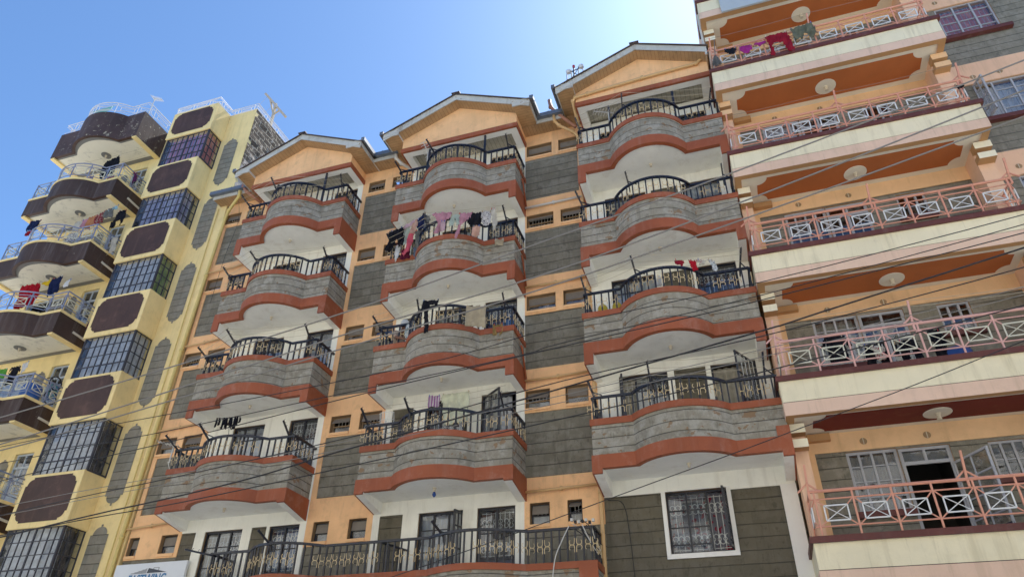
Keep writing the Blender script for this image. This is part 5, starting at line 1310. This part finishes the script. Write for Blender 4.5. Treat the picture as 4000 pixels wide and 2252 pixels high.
J = {'pelvis':(px,py,pz+.92,.15),'waist':(px+.03,py-.01,pz+1.08,.135),'chest':(px+.12,py-.06,pz+1.32,.15),'neck':(px+.20,py-.12,pz+1.52,.058),'chin':(px+.235,py-.145,pz+1.575,.07),'head':(px+.26,py-.15,pz+1.66,.095),'crown':(px+.27,py-.14,pz+1.75,.075),
     'ls':(px+.02,py-.22,pz+1.42,.07),'le':(px+.14,py-.36,pz+1.18,.047),'lw':(px+.36,py-.33,pz+1.12,.033),
     'rs':(px+.2,py+.1,pz+1.42,.07),'re':(px+.34,py-.02,pz+1.2,.047),'rw':(px+.48,py-.2,pz+1.14,.033),
     'lh':(px-.06,py-.09,pz+.88,.10),'lk':(px-.04,py-.1,pz+.48,.065),'la':(px-.07,py-.09,pz+.08,.042),'lt':(px+.08,py-.12,pz+.035,.035),
     'rh':(px+.05,py+.09,pz+.88,.10),'rk':(px+.07,py+.08,pz+.48,.065),'ra':(px+.04,py+.1,pz+.08,.042),'rt':(px+.19,py+.07,pz+.035,.035)}
E = [('pelvis','waist'),('waist','chest'),('chest','neck'),('neck','chin'),('chin','head'),('head','crown'),('chest','ls'),('ls','le'),('le','lw'),('chest','rs'),('rs','re'),('re','rw'),('pelvis','lh'),('lh','lk'),('lk','la'),('la','lt'),('pelvis','rh'),('rh','rk'),('rk','ra'),('ra','rt')]
for w_, s in (('lw',1),('rw',-1)):
    x, y, z, _ = J[w_]; J[w_+'p'] = (x+.06, y+.015*s, z-.02, .03); E.append((w_, w_+'p'))
    for f in range(4):
        a = J[w_+'p']; dy = (f-1.5)*.018
        J[w_+'f%d' % f] = (a[0]+.045, a[1]+dy, a[2]-.012, .009); J[w_+'g%d' % f] = (a[0]+.075-.004*abs(f-1.4), a[1]+dy*1.1, a[2]-.045, .008)
        E += [(w_+'p', w_+'f%d' % f), (w_+'f%d' % f, w_+'g%d' % f)]
    a = J[w_+'p']; J[w_+'th'] = (a[0]+.01, a[1]-.04*s, a[2]-.03, .009); E.append((w_+'p', w_+'th'))
body = skinned('body', J, E, skin, person)
def grown(keys, g): return {k: (J[k][0],J[k][1],J[k][2],J[k][3]*g) for k in keys}
T_ = grown(['pelvis','waist','chest','ls','le','rs','re'], 1.14); T_['nk'] = (px+.185,py-.11,pz+1.47,.075)
skinned('shirt', T_, [('pelvis','waist'),('waist','chest'),('chest','nk'),('chest','ls'),('ls','le'),('chest','rs'),('rs','re')], C('beige_shirt',(.50,.37,.28,1)), person)
skinned('trousers', grown(['pelvis','lh','lk','la','rh','rk','ra'],1.2), [('pelvis','lh'),('lh','lk'),('lk','la'),('pelvis','rh'),('rh','rk'),('rk','ra')], C('dark_trousers',(.03,.03,.04,1)), person)
hw = MB(k_white)
hx, hy, hz = px+.255, py-.14, pz+1.70
R_ = [(.02,.135),(.07,.125),(.105,.085),(.125,.03),(.125,-.02),(.115,-.06),(.10,-.085)]
hw.lathe([(r, z) for r, z in R_[::-1]], (hx,hy,hz), 18); hw.tube([(hx-.09,hy+.05,hz-.05),(hx-.13,hy+.07,hz-.12),(hx-.12,hy+.06,hz-.22)], [.05,.04,.015], 8)
hw.build('head_wrap', person, smooth=True)
fc_ = MB(skin)     # nose and ears; the face looks down to the right
fc_.tube([(hx+.105,hy-.03,hz-.02),(hx+.128,hy-.035,hz-.055),(hx+.10,hy-.03,hz-.065)], [.012,.017,.01], 6); fc_.build('nose', person, smooth=True)
ey = MB(paint('eye_white',(.6,.6,.58,1),.3,.5,.05))
for s in (-1,1): ey.lathe([(.004,-.012),(.011,-.006),(.012,0),(.011,.006),(.004,.012)], (hx+.092,hy-.03+s*.033,hz-.02), 8)
ey.build('eye', person, smooth=True)
mo = MB(paint('lip',(.22,.07,.06,1),.5,.3,.1)); mo.tube([(hx+.10,hy-.055,hz-.095),(hx+.108,hy-.03,hz-.092),(hx+.10,hy-.005,hz-.095)], .008, 6); mo.build('mouth', person)

# ------------------------------------------------------------------ ground, sky, sun, camera
def sheet(name, x0, x1, y0, y1, z, mat):
    mb = MB(mat); mb.poly([(x0,y0,z),(x1,y0,z),(x1,y1,z),(x0,y1,z)]); o = mb.build(name, None, (0,0,0)); o['kind'] = 'structure'; return o
GZ = -ZO
M['dust'] = plaster('dusty_earth', (.84,.79,.69,1), .15, 0, blot=.2)
M['tar'] = plaster('dusty_road', (.80,.75,.66,1), .12, 0, blot=.3)
M['pave'] = plaster('pavement', (.78,.66,.47,1), .1, 0, blot=.3)
sheet('ground', -600,600,-600,600, GZ-.05, M['dust'])
sheet('road', -300,300,-18,-5, GZ-.046, M['tar'])
mb = MB(M['pave']); mb.box(-60,60,-4.8,-1.5,GZ-.045,GZ+.08); o = mb.build('pavement', None, (0,0,0)); o['kind'] = 'structure'

SKY_TINT = (.88,1.26,1.64,1)
# the sunlit row across the street, which the panes mirror and which throws light back
M['across'] = plaster('cream_wall_across', (.88,.83,.73,1), .04, .06)
M['across_band'] = plaster('white_band_across', (.78,.76,.70,1), .05, .1)
ac = thing('apartment_building', 'sunlit cream block across the street mirrored in the window panes', 'building', (4,-26,GZ))
AW = [(x,x+1.5,z,z+1.4) for x in range(-44,56,5) for z in (-5.2,-2.0,1.2,4.4,7.6,10.8)]
mb = MB(M['across']); mb.plate([(-46,56,GZ,13.2)], AW, 0, -.25, M['across']); mb.v = [(x,-19-y*1.0,z) for x,y,z in mb.v]
mb.box(-46,56,-31,-20.2,GZ,13.1, M['across']); mb.build('wall', ac)
mb = MB(M['across_band'])
for z in (-5.9,-2.7,.5,3.7,6.9,10.1,12.9): mb.box(-46.2,56.2,-19.2,-18.75,z,z+.4)
mb.build('slab_band', ac)
mb = MB(M['glass_dim'])
for a,b,c,d_ in AW: mb.poly([(a,-19.15,c),(b,-19.15,c),(b,-19.15,d_),(a,-19.15,d_)])
mb.build('pane', ac)
W_ = bpy.data.worlds.new('World'); S.world = W_; W_.use_nodes = True
nt = W_.node_tree; bg = nt.nodes['Background']; sk = nt.nodes.new('ShaderNodeTexSky'); sk.sky_type = 'NISHITA'; sk.sun_disc = False
EL, AZ = math.radians(54.6), math.radians(11.0)
sk.sun_elevation = EL; sk.sun_rotation = AZ; sk.altitude = 1600; sk.air_density = 1.0; sk.dust_density = 1.8; sk.ozone_density = 1.5
tn = nt.nodes.new('ShaderNodeMix'); tn.data_type = 'RGBA'; tn.blend_type = 'MULTIPLY'; tn.inputs[0].default_value = 1; tn.inputs[7].default_value = SKY_TINT
nt.links.new(sk.outputs[0], tn.inputs[6]); nt.links.new(tn.outputs[2], bg.inputs[0]); bg.inputs[1].default_value = .15
sl = bpy.data.lights.new('sun', 'SUN'); sl.energy = 5.0; sl.angle = math.radians(.53); sl.color = (1,.955,.86)
so_ = bpy.data.objects.new('sun', sl); COL.objects.link(so_)
d = Vector((math.sin(AZ)*math.cos(EL), math.cos(AZ)*math.cos(EL), math.sin(EL)))
so_.rotation_euler = d.to_track_quat('Z','Y').to_euler(); so_.location = (0,0,60)

cd = bpy.data.cameras.new('camera'); cd.sensor_width = 36; cd.lens = 24.957; cd.clip_end = 3000; cd.clip_start = .1
co = bpy.data.objects.new('camera', cd); COL.objects.link(co)
from mathutils import Matrix
Rr = ((0.9495023979,0.3135460853,0.0115779460),(-0.1642579998,0.5281803353,-0.8330935379),(-0.2673284607,0.7891225417,0.5530109477))
right = Vector(Rr[0]); up = -Vector(Rr[1]); back = -Vector(Rr[2])
mw_ = Matrix.Identity(4)
for i in range(3): mw_[i][0] = right[i]; mw_[i][1] = up[i]; mw_[i][2] = back[i]
mw_.translation = Vector((9.1926771,-15.30749523,-5.34273131+ZO)); co.matrix_world = mw_
S.camera = co
S.view_settings.view_transform = 'Standard'; S.view_settings.look = 'None'; S.view_settings.exposure = 0; S.view_settings.gamma = 1.14
S.render.engine = 'CYCLES'; S.cycles.max_bounces = 10; S.cycles.diffuse_bounces = 6; S.cycles.transparent_max_bounces = 12; S.cycles.caustics_reflective = False; S.cycles.caustics_refractive = False
